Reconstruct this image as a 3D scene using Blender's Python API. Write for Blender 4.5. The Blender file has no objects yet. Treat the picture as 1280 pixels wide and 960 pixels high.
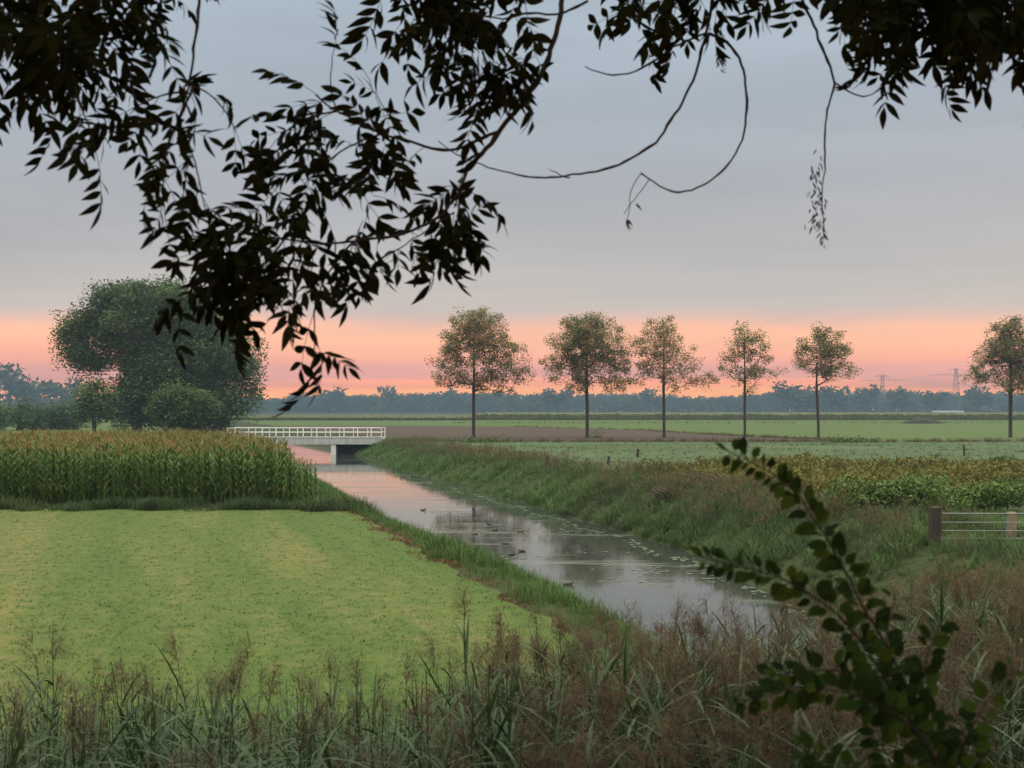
import bpy, math, random
import numpy as np

F = 1545.0          # focal length in pixels of the 1280-wide photograph
CZ = 3.5            # eye height above the fields
HV = 512.0          # horizon row
WZ = -1.6           # water level
rng = np.random.default_rng(11)
random.seed(11)
scene = bpy.context.scene
COL = scene.collection


def P(u, v, Y):
    return np.array([(u - 640) / F * Y, Y, CZ - (v - HV) / F * Y])


def G(u, v, z=0.0):
    return P(u, v, F * (CZ - z) / (v - HV))


# ------------------------------------------------------------------ mesh building
class MB:
    def __init__(self):
        self.v = []; self.f = []; self.m = []; self.r = []; self.n = 0

    def add(self, verts, faces, mat=0, rnd=None):
        verts = np.asarray(verts, np.float64).reshape(-1, 3)
        faces = np.asarray(faces, np.int64)
        if len(faces) == 0:
            return
        self.v.append(verts)
        self.f.append(faces + self.n)
        self.m.append(np.broadcast_to(np.asarray(mat), (len(faces),)).astype(np.int32))
        if rnd is None:
            rnd = 0.5
        self.r.append(np.broadcast_to(np.asarray(rnd, np.float32), (len(verts),)))
        self.n += len(verts)

    def add_mb(self, o, off=(0, 0, 0)):
        for v, f, m, r in zip(o.v, o.f, o.m, o.r):
            pass

    def arrays(self):
        return (np.concatenate(self.v), self.f, self.m, np.concatenate(self.r))

    def mesh(self, name, mats, smooth=False):
        me = bpy.data.meshes.new(name)
        V = np.concatenate(self.v)
        tot = np.concatenate([np.full(len(f), f.shape[1], np.int32) for f in self.f])
        loops = np.concatenate([f.ravel() for f in self.f]).astype(np.int32)
        start = np.concatenate([[0], np.cumsum(tot)[:-1]]).astype(np.int32)
        me.vertices.add(len(V)); me.vertices.foreach_set('co', V.astype(np.float32).ravel())
        me.loops.add(len(loops)); me.loops.foreach_set('vertex_index', loops)
        me.polygons.add(len(tot)); me.polygons.foreach_set('loop_start', start)
        me.polygons.foreach_set('loop_total', tot)
        for m in mats:
            me.materials.append(m)
        me.polygons.foreach_set('material_index', np.concatenate(self.m))
        me.polygons.foreach_set('use_smooth', np.full(len(tot), smooth))
        a = me.attributes.new('rnd', 'FLOAT', 'POINT')
        a.data.foreach_set('value', np.concatenate(self.r).astype(np.float32))
        me.update(calc_edges=True)
        return me

    def build(self, name, mats, parent=None, smooth=False, loc=None):
        if not isinstance(mats, (list, tuple)):
            mats = [mats]
        o = bpy.data.objects.new(name, self.mesh(name, mats, smooth))
        COL.objects.link(o)
        if parent is not None:
            o.parent = parent
        if loc is not None:
            o.location = loc
        return o

    # shapes
    def box(self, lo, hi, mat=0, rnd=0.5):
        x0, y0, z0 = lo; x1, y1, z1 = hi
        v = [(x0, y0, z0), (x1, y0, z0), (x1, y1, z0), (x0, y1, z0), (x0, y0, z1), (x1, y0, z1), (x1, y1, z1), (x0, y1, z1)]
        f = [(0, 3, 2, 1), (4, 5, 6, 7), (0, 1, 5, 4), (1, 2, 6, 5), (2, 3, 7, 6), (3, 0, 4, 7)]
        self.add(v, f, mat, rnd)

    def tube(self, pts, rad, sides=6, mat=0, rnd=0.5, cap=True):
        pts = np.asarray(pts, float); n = len(pts)
        rad = np.broadcast_to(np.asarray(rad, float), (n,))
        t = np.gradient(pts, axis=0)
        t /= np.linalg.norm(t, axis=1, keepdims=True) + 1e-12
        up = np.array([0.0, 0, 1]) if abs(t[0][2]) < 0.9 else np.array([1.0, 0, 0])
        a = np.cross(t[0], up); a /= np.linalg.norm(a)
        V = []
        ang = np.arange(sides) / sides * 2 * np.pi
        for i in range(n):
            a = a - t[i] * np.dot(a, t[i]); a /= np.linalg.norm(a) + 1e-12
            b = np.cross(t[i], a)
            V.append(pts[i] + rad[i] * (np.cos(ang)[:, None] * a + np.sin(ang)[:, None] * b))
        V = np.concatenate(V)
        i = np.arange(n - 1)[:, None] * sides; k = np.arange(sides)[None, :]; k2 = (k + 1) % sides
        f = np.stack([i + k, i + k2, i + sides + k2, i + sides + k], -1).reshape(-1, 4)
        self.add(V, f, mat, rnd)
        if cap:
            self.f.append(np.array([np.arange(sides)[::-1] + self.n - len(V), np.arange(sides) + self.n - sides]))
            self.m.append(np.full(2, mat, np.int32)); self.v.append(np.zeros((0, 3))); self.r.append(np.zeros(0, np.float32))

    def frustums(self, p0, p1, r0, r1, sides=5, mat=0, rnd=0.5):
        p0 = np.asarray(p0); p1 = np.asarray(p1); n = len(p0)
        d = p1 - p0; d /= np.linalg.norm(d, axis=1, keepdims=True) + 1e-9
        up = np.where(np.abs(d[:, 2:3]) < 0.9, [[0, 0, 1.0]], [[1.0, 0, 0]])
        a = np.cross(d, up); a /= np.linalg.norm(a, axis=1, keepdims=True)
        b = np.cross(d, a)
        ang = np.arange(sides) / sides * 2 * np.pi
        ring = np.cos(ang)[None, :, None] * a[:, None] + np.sin(ang)[None, :, None] * b[:, None]
        V = np.concatenate([p0[:, None] + ring * np.asarray(r0)[:, None, None], p1[:, None] + ring * np.asarray(r1)[:, None, None]], 1)
        k = np.arange(sides); k2 = (k + 1) % sides
        f0 = np.stack([k, k2, sides + k2, sides + k], -1)
        f = (f0[None] + (np.arange(n) * 2 * sides)[:, None, None]).reshape(-1, 4)
        self.add(V.reshape(-1, 3), f, mat, rnd)

    def inst(self, tmpl, pos, R=None, scale=None, rnd=None):
        """copies of a template MB at pos with 3x3 matrices R and scales"""
        V, FL, ML, RL = tmpl.arrays()
        pos = np.asarray(pos, float).reshape(-1, 3); n = len(pos)
        if n == 0:
            return
        if scale is None: scale = np.ones(n)
        W = V[None] * (np.asarray(scale)[:, None, None] if np.ndim(scale) == 1 else np.asarray(scale)[:, None, :])
        if R is not None:
            W = np.einsum('nij,nkj->nki', R, W)
        W = W + pos[:, None]
        if rnd is None:
            rr = np.broadcast_to(RL, (n, len(RL)))
        else:
            rr = np.clip(RL[None] * 0.5 + np.asarray(rnd)[:, None] * 0.5, 0, 1)
        base = self.n
        self.v.append(W.reshape(-1, 3)); self.r.append(rr.reshape(-1).astype(np.float32)); self.n += n * len(V)
        for f, m in zip(FL, ML):
            g = (f[None] + (np.arange(n) * len(V))[:, None, None]).reshape(-1, f.shape[1]) + base
            self.f.append(g); self.m.append(np.tile(m, n))


def rotz(a):
    a = np.asarray(a); c, s = np.cos(a), np.sin(a); z = np.zeros_like(a); o = np.ones_like(a)
    return np.stack([np.stack([c, -s, z], -1), np.stack([s, c, z], -1), np.stack([z, z, o], -1)], -2)


def rot_tilt(az, tilt, taz):
    """spin about z by az, then lean by tilt towards direction taz"""
    k = np.stack([-np.sin(taz), np.cos(taz), np.zeros_like(taz)], -1)
    c, s = np.cos(tilt), np.sin(tilt)
    K = np.zeros((len(k), 3, 3))
    K[:, 0, 1] = -k[:, 2]; K[:, 0, 2] = k[:, 1]; K[:, 1, 0] = k[:, 2]; K[:, 1, 2] = -k[:, 0]; K[:, 2, 0] = -k[:, 1]; K[:, 2, 1] = k[:, 0]
    T = np.eye(3)[None] + s[:, None, None] * K + (1 - c)[:, None, None] * (K @ K)
    return T @ rotz(az)


def frame_y(d, roll):
    """matrices that send local +Y to d with a roll about it"""
    d = d / (np.linalg.norm(d, axis=1, keepdims=True) + 1e-9)
    up = np.where(np.abs(d[:, 2:3]) < 0.95, [[0, 0, 1.0]], [[1.0, 0, 0]])
    x = np.cross(d, up); x /= np.linalg.norm(x, axis=1, keepdims=True)
    z = np.cross(x, d)
    c, s = np.cos(roll)[:, None], np.sin(roll)[:, None]
    x2 = c * x + s * z; z2 = -s * x + c * z
    return np.stack([x2, d, z2], -1)


def rand_dirs(n):
    d = rng.normal(size=(n, 3)); return d / np.linalg.norm(d, axis=1, keepdims=True)


# ------------------------------------------------------------------ naming
def tag(o, label=None, cat=None, group=None, kind=None):
    if label: o['label'] = label
    if cat: o['category'] = cat
    if group: o['group'] = group
    if kind: o['kind'] = kind
    return o


def thing(name, label, cat, loc=(0, 0, 0), group=None, rz=0.0):
    o = bpy.data.objects.new(name, None)
    COL.objects.link(o); o.location = [float(q) for q in loc]; o.rotation_euler = (0, 0, rz)
    o.empty_display_size = 0.3
    return tag(o, label, cat, group)


# ------------------------------------------------------------------ materials
def mat_new(name):
    m = bpy.data.materials.new(name); m.use_nodes = True
    nt = m.node_tree; b = nt.nodes['Principled BSDF']
    return m, nt, b


def lin(r, g, b):
    f = lambda c: ((c / 255 + 0.055) / 1.055) ** 2.4 if c > 10 else c / 255 / 12.92
    return (f(r), f(g), f(b), 1.0)


def ramp(nt, fac, stops):
    n = nt.nodes.new('ShaderNodeValToRGB'); e = n.color_ramp.elements
    while len(e) > 1: e.remove(e[-1])
    e[0].position = stops[0][0]; e[0].color = (*stops[0][1][:3], 1)
    for p, c in stops[1:]:
        k = e.new(p); k.color = (*c[:3], 1)
    nt.links.new(fac, n.inputs[0])
    return n.outputs[0]


def noise(nt, scale, detail=4, rough=0.55, vec=None, dist=0.0):
    n = nt.nodes.new('ShaderNodeTexNoise'); n.inputs['Scale'].default_value = scale
    n.inputs['Detail'].default_value = detail; n.inputs['Roughness'].default_value = rough
    n.inputs['Distortion'].default_value = dist
    if vec is not None: nt.links.new(vec, n.inputs['Vector'])
    return n.outputs[0]


def coords(nt, scale=(1, 1, 1), rot=(0, 0, 0)):
    g = nt.nodes.new('ShaderNodeNewGeometry')
    r = nt.nodes.new('ShaderNodeMapping'); r.inputs['Rotation'].default_value = rot
    m = nt.nodes.new('ShaderNodeMapping'); m.inputs['Scale'].default_value = scale
    nt.links.new(g.outputs['Position'], r.inputs['Vector']); nt.links.new(r.outputs[0], m.inputs['Vector'])
    return m.outputs[0]


def math_n(nt, op, a, b=None, clamp=False):
    n = nt.nodes.new('ShaderNodeMath'); n.operation = op; n.use_clamp = clamp
    for i, q in enumerate((a, b)):
        if q is None: continue
        if isinstance(q, (int, float)): n.inputs[i].default_value = q
        else: nt.links.new(q, n.inputs[i])
    return n.outputs[0]


def mix_n(nt, fac, a, b, mode='MIX'):
    n = nt.nodes.new('ShaderNodeMix'); n.data_type = 'RGBA'; n.blend_type = mode
    for i, q in ((0, fac), (6, a), (7, b)):
        if isinstance(q, (int, float)): n.inputs[i].default_value = q
        elif isinstance(q, tuple): n.inputs[i].default_value = (*q[:3], 1)
        else: nt.links.new(q, n.inputs[i])
    return n.outputs[2]


def mul(stops, k):
    k = (k, k, k) if isinstance(k, (int, float)) else k
    return [(p, tuple(a * b for a, b in zip(c, k))) for p, c in stops]


def foliage(name, stops, rough=0.55, trans=0.2, spec=0.25, k=1.0):
    """leaf material: each leaf's own colour by its 'rnd' value, partly translucent"""
    m, nt, b = mat_new(name)
    a = nt.nodes.new('ShaderNodeAttribute'); a.attribute_name = 'rnd'
    c = ramp(nt, a.outputs['Fac'], mul(stops, k))
    nt.links.new(c, b.inputs['Base Color'])
    b.inputs['Roughness'].default_value = rough
    b.inputs['Specular IOR Level'].default_value = spec
    if trans > 0:
        t = nt.nodes.new('ShaderNodeBsdfTranslucent'); nt.links.new(c, t.inputs['Color'])
        mx = nt.nodes.new('ShaderNodeMixShader'); mx.inputs[0].default_value = trans
        nt.links.new(b.outputs[0], mx.inputs[1]); nt.links.new(t.outputs[0], mx.inputs[2])
        nt.links.new(mx.outputs[0], nt.nodes['Material Output'].inputs[0])
    return m


def plain(name, c1, c2, scale=8.0, rough=0.7, bump=0.0, metal=0.0, vscale=(1, 1, 1)):
    m, nt, b = mat_new(name)
    v = coords(nt, vscale)
    n = noise(nt, scale, 5, 0.6, v)
    nt.links.new(ramp(nt, n, [(0.3, c1), (0.7, c2)]), b.inputs['Base Color'])
    b.inputs['Roughness'].default_value = rough; b.inputs['Metallic'].default_value = metal
    if bump:
        bn = nt.nodes.new('ShaderNodeBump'); bn.inputs['Strength'].default_value = bump; bn.inputs['Distance'].default_value = 0.05
        nt.links.new(n, bn.inputs['Height']); nt.links.new(bn.outputs[0], b.inputs['Normal'])
    return m


def field_mat(name, stops, s1, s2, vscale=(1, 1, 1), bump=0.25, rot=(0, 0, 0), w=0.5, s3=0):
    """ground cover: a broad patch noise plus a fine one, through a colour ramp"""
    m, nt, b = mat_new(name)
    v = coords(nt, vscale, rot); v0 = coords(nt)
    n1 = noise(nt, s1, 4, 0.6, v, 0.4); n2 = noise(nt, s2, 6, 0.7, v0)
    if s3:
        n2 = mix_n(nt, 0.5, n2, noise(nt, s3, 3, 0.6, v0))
    h = mix_n(nt, w, n1, n2)
    nt.links.new(ramp(nt, h, stops), b.inputs['Base Color'])
    b.inputs['Roughness'].default_value = 0.9; b.inputs['Specular IOR Level'].default_value = 0.1
    bn = nt.nodes.new('ShaderNodeBump'); bn.inputs['Strength'].default_value = bump; bn.inputs['Distance'].default_value = 0.08
    nt.links.new(n2, bn.inputs['Height']); nt.links.new(bn.outputs[0], b.inputs['Normal'])
    return m


M = {}
M['ground'] = field_mat('rough_ground', [(0.3, (0.022, 0.032, 0.011)), (0.5, (0.034, 0.044, 0.016)), (0.7, (0.055, 0.055, 0.026))], 0.15, 6)
M['lawn'] = field_mat('mown_grass', [(0.38, (0.046, 0.074, 0.018)), (0.455, (0.060, 0.094, 0.023)), (0.505, (0.078, 0.106, 0.028)), (0.55, (0.112, 0.116, 0.038)), (0.62, (0.16, 0.134, 0.055))],
                      0.34, 2.0, (1.0, 0.07, 1), 0.5, (0, 0, -0.28), 0.55, 22)
M['pasture'] = field_mat('dewy_grass', [(0.36, (0.032, 0.055, 0.020)), (0.48, (0.054, 0.080, 0.035)), (0.62, (0.088, 0.112, 0.060))], 0.10, 1.1, (0.35, 1, 1), w=0.55)
M['plough'] = field_mat('bare_soil', [(0.3, (0.038, 0.026, 0.020)), (0.7, (0.085, 0.058, 0.045))], 0.14, 0.9, (0.15, 1, 1))
M['meadow'] = field_mat('green_meadow', [(0.3, (0.044, 0.072, 0.018)), (0.5, (0.066, 0.098, 0.027)), (0.7, (0.096, 0.118, 0.042))], 0.05, 0.5, (0.12, 1, 1))
M['track'] = field_mat('short_track_grass', [(0.3, (0.05, 0.085, 0.024)), (0.7, (0.09, 0.125, 0.04))], 0.4, 8)
M['edge'] = field_mat('dead_edge_grass', [(0.3, (0.10, 0.085, 0.03)), (0.7, (0.19, 0.115, 0.05))], 0.8, 9)
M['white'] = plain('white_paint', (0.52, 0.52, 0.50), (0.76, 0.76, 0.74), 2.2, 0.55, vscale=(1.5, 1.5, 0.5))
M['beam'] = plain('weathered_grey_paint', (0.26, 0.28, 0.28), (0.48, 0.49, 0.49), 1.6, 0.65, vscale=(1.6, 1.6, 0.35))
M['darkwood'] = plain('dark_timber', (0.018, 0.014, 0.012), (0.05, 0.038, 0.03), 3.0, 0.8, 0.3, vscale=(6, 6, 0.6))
M['postwood'] = plain('old_post_timber', (0.016, 0.012, 0.010), (0.045, 0.031, 0.024), 5.0, 0.85, 0.4, vscale=(8, 8, 0.8))
M['palewood'] = plain('pale_post_timber', (0.16, 0.11, 0.07), (0.26, 0.19, 0.12), 5.0, 0.85, 0.4, vscale=(8, 8, 0.8))
M['galv'] = plain('galvanised_steel', (0.12, 0.125, 0.13), (0.20, 0.205, 0.21), 9.0, 0.6, 0.0, 0.2)
M['bark'] = plain('tree_bark', (0.016, 0.013, 0.010), (0.05, 0.04, 0.032), 4.0, 0.9, 0.5, vscale=(4, 4, 0.7))
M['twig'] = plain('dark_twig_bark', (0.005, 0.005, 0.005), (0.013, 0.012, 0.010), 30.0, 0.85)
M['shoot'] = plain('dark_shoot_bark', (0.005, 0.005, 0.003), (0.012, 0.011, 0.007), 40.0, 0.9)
M['steel'] = plain('lattice_steel', (0.16, 0.17, 0.18), (0.22, 0.23, 0.24), 0.5, 0.6)
M['shed'] = plain('pale_cladding', (0.28, 0.30, 0.31), (0.38, 0.39, 0.40), 0.3, 0.5)
M['shedroof'] = plain('shed_roof_sheet', (0.14, 0.15, 0.16), (0.2, 0.21, 0.22), 0.3, 0.7)
M['manure'] = plain('dark_manure', (0.012, 0.014, 0.008), (0.045, 0.034, 0.022), 1.2, 0.95, 0.8)
M['coot'] = plain('black_plumage', (0.010, 0.010, 0.012), (0.022, 0.022, 0.026), 20, 0.6)
M['mallard'] = plain('brown_plumage', (0.05, 0.038, 0.028), (0.11, 0.085, 0.06), 40, 0.7)
M['gull'] = plain('white_plumage', (0.70, 0.70, 0.69), (0.82, 0.82, 0.81), 20, 0.7)
M['bill'] = plain('pale_bill', (0.55, 0.52, 0.45), (0.65, 0.62, 0.55), 20, 0.5)
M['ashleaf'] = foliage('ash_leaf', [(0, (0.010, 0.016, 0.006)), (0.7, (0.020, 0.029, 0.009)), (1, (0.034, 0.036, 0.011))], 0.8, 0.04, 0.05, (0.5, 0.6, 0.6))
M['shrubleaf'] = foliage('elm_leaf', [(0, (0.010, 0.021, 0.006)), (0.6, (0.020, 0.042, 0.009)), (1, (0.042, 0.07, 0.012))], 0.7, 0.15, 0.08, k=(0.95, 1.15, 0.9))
M['rowleaf'] = foliage('row_tree_leaf', [(0, (0.05, 0.065, 0.025)), (0.6, (0.10, 0.10, 0.042)), (1, (0.18, 0.115, 0.055))], 0.7, 0.4, k=1.8)
M['bigleaf'] = foliage('willow_leaf', [(0, (0.03, 0.055, 0.022)), (0.6, (0.055, 0.09, 0.035)), (1, (0.085, 0.12, 0.045))], 0.8, 0.25, k=1.5)
M['bushleaf'] = foliage('bush_leaf', [(0, (0.035, 0.06, 0.018)), (0.6, (0.06, 0.095, 0.025)), (1, (0.10, 0.14, 0.035))], 0.8, 0.25, k=1.2)
M['brownleaf'] = foliage('brown_scrub_leaf', [(0, (0.07, 0.06, 0.035)), (0.6, (0.13, 0.10, 0.06)), (1, (0.19, 0.13, 0.08))], 0.8, 0.15)
M['moundleaf'] = foliage('pale_mound_leaf', [(0, (0.07, 0.09, 0.035)), (0.6, (0.11, 0.14, 0.055)), (1, (0.16, 0.15, 0.08))], 0.8, 0.15)
M['bramble'] = foliage('bramble_leaf', [(0, (0.035, 0.08, 0.016)), (0.6, (0.085, 0.17, 0.028)), (1, (0.15, 0.24, 0.045))], 0.6, 0.2, k=(1.0, 0.85, 0.9))
M['orange'] = foliage('dry_dock_leaf', [(0, (0.16, 0.09, 0.045)), (1, (0.30, 0.15, 0.08))], 0.8, 0.2, k=(0.58, 0.66, 0.62))
M['farleaf'] = foliage('far_wood_leaf', [(0, (0.03, 0.05, 0.022)), (1, (0.06, 0.085, 0.035))], 0.8, 0.15)
M['corn'] = foliage('maize_leaf', [(0, (0.055, 0.11, 0.022)), (0.6, (0.10, 0.17, 0.035)), (0.85, (0.18, 0.20, 0.05)), (1, (0.30, 0.20, 0.07))], 0.6, 0.2, k=(0.80, 0.80, 0.6))
M['tassel'] = foliage('maize_tassel', [(0, (0.17, 0.17, 0.045)), (0.5, (0.26, 0.20, 0.06)), (1, (0.40, 0.18, 0.07))], 0.8, 0.2, k=0.72)
M['reed'] = foliage('reed_leaf', [(0, (0.045, 0.07, 0.032)), (0.5, (0.075, 0.105, 0.052)), (0.85, (0.11, 0.135, 0.075)), (0.93, (0.24, 0.22, 0.13)), (1, (0.34, 0.31, 0.19))], 0.5, 0.2, k=(0.60, 0.82, 0.56))
M['plume'] = foliage('reed_plume', [(0, (0.065, 0.042, 0.026)), (0.6, (0.115, 0.076, 0.045)), (1, (0.19, 0.135, 0.085))], 0.9, 0.35)
M['grass'] = foliage('long_grass', [(0, (0.045, 0.085, 0.022)), (0.5, (0.085, 0.135, 0.036)), (0.8, (0.13, 0.17, 0.055)), (1, (0.27, 0.22, 0.11))], 0.7, 0.18, k=(0.56, 0.56, 0.62))
M['brightgrass'] = foliage('bright_bank_grass', [(0, (0.05, 0.11, 0.022)), (0.6, (0.09, 0.18, 0.036)), (1, (0.16, 0.23, 0.06))], 0.7, 0.2, k=(0.75, 0.7, 0.8))
M['drygrass'] = foliage('dry_grass', [(0, (0.08, 0.085, 0.04)), (0.5, (0.14, 0.12, 0.06)), (1, (0.24, 0.18, 0.10))], 0.8, 0.2, k=(0.68, 0.66, 0.65))
M['weed'] = foliage('yellow_weed', [(0, (0.085, 0.09, 0.028)), (0.5, (0.15, 0.145, 0.038)), (0.8, (0.23, 0.19, 0.05)), (1, (0.29, 0.19, 0.06))], 0.8, 0.2, k=(0.78, 0.78, 0.7))
M['lily'] = foliage('floating_leaf', [(0, (0.07, 0.095, 0.045)), (1, (0.15, 0.17, 0.10))], 0.4, 0.0, 0.5)
M['crop'] = foliage('far_maize_crop', [(0, (0.09, 0.11, 0.035)), (0.6, (0.14, 0.15, 0.05)), (1, (0.21, 0.17, 0.07))], 0.8, 0.2, k=0.8)


def water_mat():
    m, nt, b = mat_new('canal_water')
    v = coords(nt, (1.0, 0.45, 1.0), (0, 0, 0.2))
    b.inputs['Base Color'].default_value = (0.035, 0.040, 0.034, 1)
    b.inputs['IOR'].default_value = 1.333
    b.inputs['Specular IOR Level'].default_value = 0.5
    # thin weed film that dulls the surface in streaks
    vs = coords(nt, (0.16, 1.1, 1.0), (0, 0, 0.0))
    n = noise(nt, 0.9, 6, 0.62, vs, 0.8)
    film = ramp(nt, n, [(0.56, (0, 0, 0)), (0.64, (1, 1, 1))])
    nt.links.new(mix_n(nt, film, (0.035, 0.040, 0.034), (0.11, 0.12, 0.09)), b.inputs['Base Color'])
    rg = math_n(nt, 'MULTIPLY_ADD', film, 0.16); rg.node.inputs[2].default_value = 0.04
    nt.links.new(rg, b.inputs['Roughness'])
    r1 = noise(nt, 2.2, 4, 0.6, v); r2 = noise(nt, 0.5, 3, 0.5, v)
    h = mix_n(nt, 0.35, r1, r2)
    bn = nt.nodes.new('ShaderNodeBump'); bn.inputs['Strength'].default_value = 0.05; bn.inputs['Distance'].default_value = 0.06
    nt.links.new(h, bn.inputs['Height']); nt.links.new(bn.outputs[0], b.inputs['Normal'])
    return m


M['water'] = water_mat()

# ------------------------------------------------------------------ terrain
CANAL = np.array([(6, 8.9), (20, 7.2), (31, 4.9), (37, 3.5), (47, 1.4), (65.7, -3.4), (85, -8.6), (101, -13.2), (118, -17.0), (139, -22.0), (180, -33.5), (246, -54), (330, -80), (420, -108)])


def canal_x(Y):
    return np.interp(Y, CANAL[:, 0], CANAL[:, 1])


def canal_d(x, y):
    return (x - canal_x(y)) * 0.965


def smooth(a, b, t):
    q = np.clip((t - np.asarray(a)) / (np.asarray(b) - np.asarray(a)), 0, 1); return q * q * (3 - 2 * q)


def ground_z(x, y):
    x = np.asarray(x, float); y = np.asarray(y, float)
    d = canal_d(x, y)
    d = np.where(d < 0, -d * (1 - 0.22 * smooth(24, 46, y)), d)
    depth = 2.3 * smooth(15.5, 19.0, y) * (1 - smooth(395, 405, y))
    rgt = canal_d(x, y) > 0
    lo = 1.4 * (1 - smooth(28, 46, y))          # narrower towards the near end
    z = -depth * (1 - np.where(rgt, smooth(1.6 - lo, 8.6 - 1.9 * lo, d), smooth(2.4 - lo, 6.3, d)))
    z = z + 1.95 * (1 - smooth(1.2, 5.6, y))               # the dike the camera stands on
    z = z + 0.35 * np.exp(-((x + 11) / 3.5) ** 2 - ((y - 141) / 3.0) ** 2)   # ramp up to the bridge
    return z


def put(x, y, dz=0.0):
    x = np.asarray(x, float); y = np.asarray(y, float)
    return np.stack([x, y, ground_z(x, y) + dz], -1)


def build_ground():
    ys = np.unique(np.concatenate([np.linspace(-14, 0, 12), np.arange(0, 60, 0.4), np.arange(60, 170, 1.0), np.arange(170, 460, 5), np.geomspace(460, 2700, 22)]))
    # columns follow the canal, so its banks stay smooth
    off = np.concatenate([-np.geomspace(2000, 14, 30), np.arange(-13, 13.01, 0.5), np.geomspace(14, 2000, 30)])
    cx = canal_x(ys)
    X = cx[:, None] + off[None]; Y = np.broadcast_to(ys[:, None], X.shape)
    Z = ground_z(X, Y)
    n, k = X.shape
    i = np.arange(n - 1)[:, None] * k + np.arange(k - 1)[None]
    f = np.stack([i, i + 1, i + k + 1, i + k], -1).reshape(-1, 4)
    mb = MB(); mb.add(np.stack([X, Y, Z], -1), f)
    tag(mb.build('ground', M['ground'], smooth=True), kind='structure')


build_ground()


def sheet(name, pts, mat, z, kind='structure', div=1):
    pts = np.asarray(pts, float)
    mb = MB()
    mb.add(np.column_stack([pts[:, 0], pts[:, 1], np.full(len(pts), z)]), [list(range(len(pts)))])
    return tag(mb.build(name, mat), kind=kind)


def strip(name, left, right, ys, mat, dz):
    """a sheet between two x(y) curves laid dz above the terrain"""
    mb = MB(); k = 70
    t = np.linspace(0, 1, k)
    X = np.array([left(y) + (right(y) - left(y)) * t for y in ys]); Y = np.broadcast_to(np.asarray(ys)[:, None], X.shape)
    Z = ground_z(X, Y) + dz
    i = np.arange(len(ys) - 1)[:, None] * k + np.arange(k - 1)[None]
    mb.add(np.stack([X, Y, Z], -1), np.stack([i, i + 1, i + k + 1, i + k], -1).reshape(-1, 4))
    return tag(mb.build(name, mat, smooth=True), kind='structure')


yy = np.arange(6.6, 46.1, 0.4)
LE = [(5, 5.2), (14, 2.6), (20, 0.65), (30, -2.2), (42, -5.4), (47, -6.6)]
lawn_edge = lambda y: np.interp(y, [p[0] for p in LE], [p[1] for p in LE]) + 0.10 * np.sin(np.asarray(y) * 1.9) + 0.08 * np.sin(np.asarray(y) * 4.3 + 1)
strip('mown_field', lambda y: -34 + 0 * y, lambda y: lawn_edge(y), yy, M['lawn'], 0.03)
# fields beyond, from near to far
strip('pasture', lambda y: canal_x(y) + 9.5, lambda y: 130 + 0 * y, np.concatenate([np.arange(63, 131, 3), [133.5]]), M['pasture'], 0.03)
sheet('ploughed_field', [(canal_x(135) + 10, 134.5), (40, 133.5), (24, 151), (0, 190), (-27, 262), (-50, 262)][:1] + [(40, 133.7), (37, 138), (32, 154.5), (27, 174), (21.5, 208), (0, 251), (-27, 265), (canal_x(265) + 9, 265), (canal_x(180) + 9, 180), (canal_x(146) + 9.5, 146)], M['plough'], 0.03)
sheet('meadow', [(45.2, 134), (240, 134), (420, 404), (canal_x(390) + 9, 404), (canal_x(300) + 9, 300), (canal_x(266) + 9, 265.5), (-26.8, 265.5), (0.4, 251.4), (22, 208.3), (27.6, 174.2), (32.6, 154.7), (37.6, 138.2), (40.5, 133.8)], M['meadow'], 0.03)
sheet('left_meadow', [(-160, 150), (-38, 150), (-52, 180), (-72, 262), (-112, 404), (-300, 404)], M['meadow'], 0.03)
strip('grass_track', lambda y: canal_x(y) + 8.3, lambda y: canal_x(y) + 10.6, np.arange(30, 62, 1.5), M['track'], 0.03)
strip('grass_verge', lambda y: canal_x(y) + 7.4 + 0 * y, lambda y: 24 + 0 * y, np.arange(29, 41, 1.0), M['track'], 0.04)

# water
def build_water():
    ys = np.concatenate([np.arange(15.2, 60, 1.0), np.arange(60, 400, 4.0)])
    mb = MB(); k = 2
    V = []
    for y in ys:
        V += [(canal_x(y) - 6.4, y, WZ), (canal_x(y) + 6.4, y, WZ)]
    i = np.arange(len(ys) - 1) * 2
    mb.add(V, np.stack([i, i + 1, i + 3, i + 2], -1))
    tag(mb.build('water', M['water']), kind='structure')


build_water()

# ------------------------------------------------------------------ plant templates
def blade(mb, L, W, az, lean, droop, segs=3, base=(0, 0, 0), mat=0, rnd=0.5, taper=0.15):
    """one grass or reed leaf: starts leaning, bends over"""
    t = np.linspace(0, 1, segs + 1)
    ang = lean + droop * t
    ds = L / segs
    r = np.concatenate([[0], np.cumsum(np.sin((ang[1:] + ang[:-1]) / 2) * ds)])
    z = np.concatenate([[0], np.cumsum(np.cos((ang[1:] + ang[:-1]) / 2) * ds)])
    w = W * 0.5 * np.where(t < 0.35, 0.6 + 0.4 * t / 0.35, 1 - (1 - taper) * ((t - 0.35) / 0.65) ** 1.3)
    ca, sa = math.cos(az), math.sin(az)
    c = np.stack([r * ca, r * sa, z], -1) + np.asarray(base)
    s = np.array([-sa, ca, 0]) * w[:, None]
    V = np.stack([c - s, c + s], 1).reshape(-1, 3)
    i = np.arange(segs) * 2
    mb.add(V, np.stack([i, i + 1, i + 3, i + 2], -1), mat, rnd)


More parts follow.
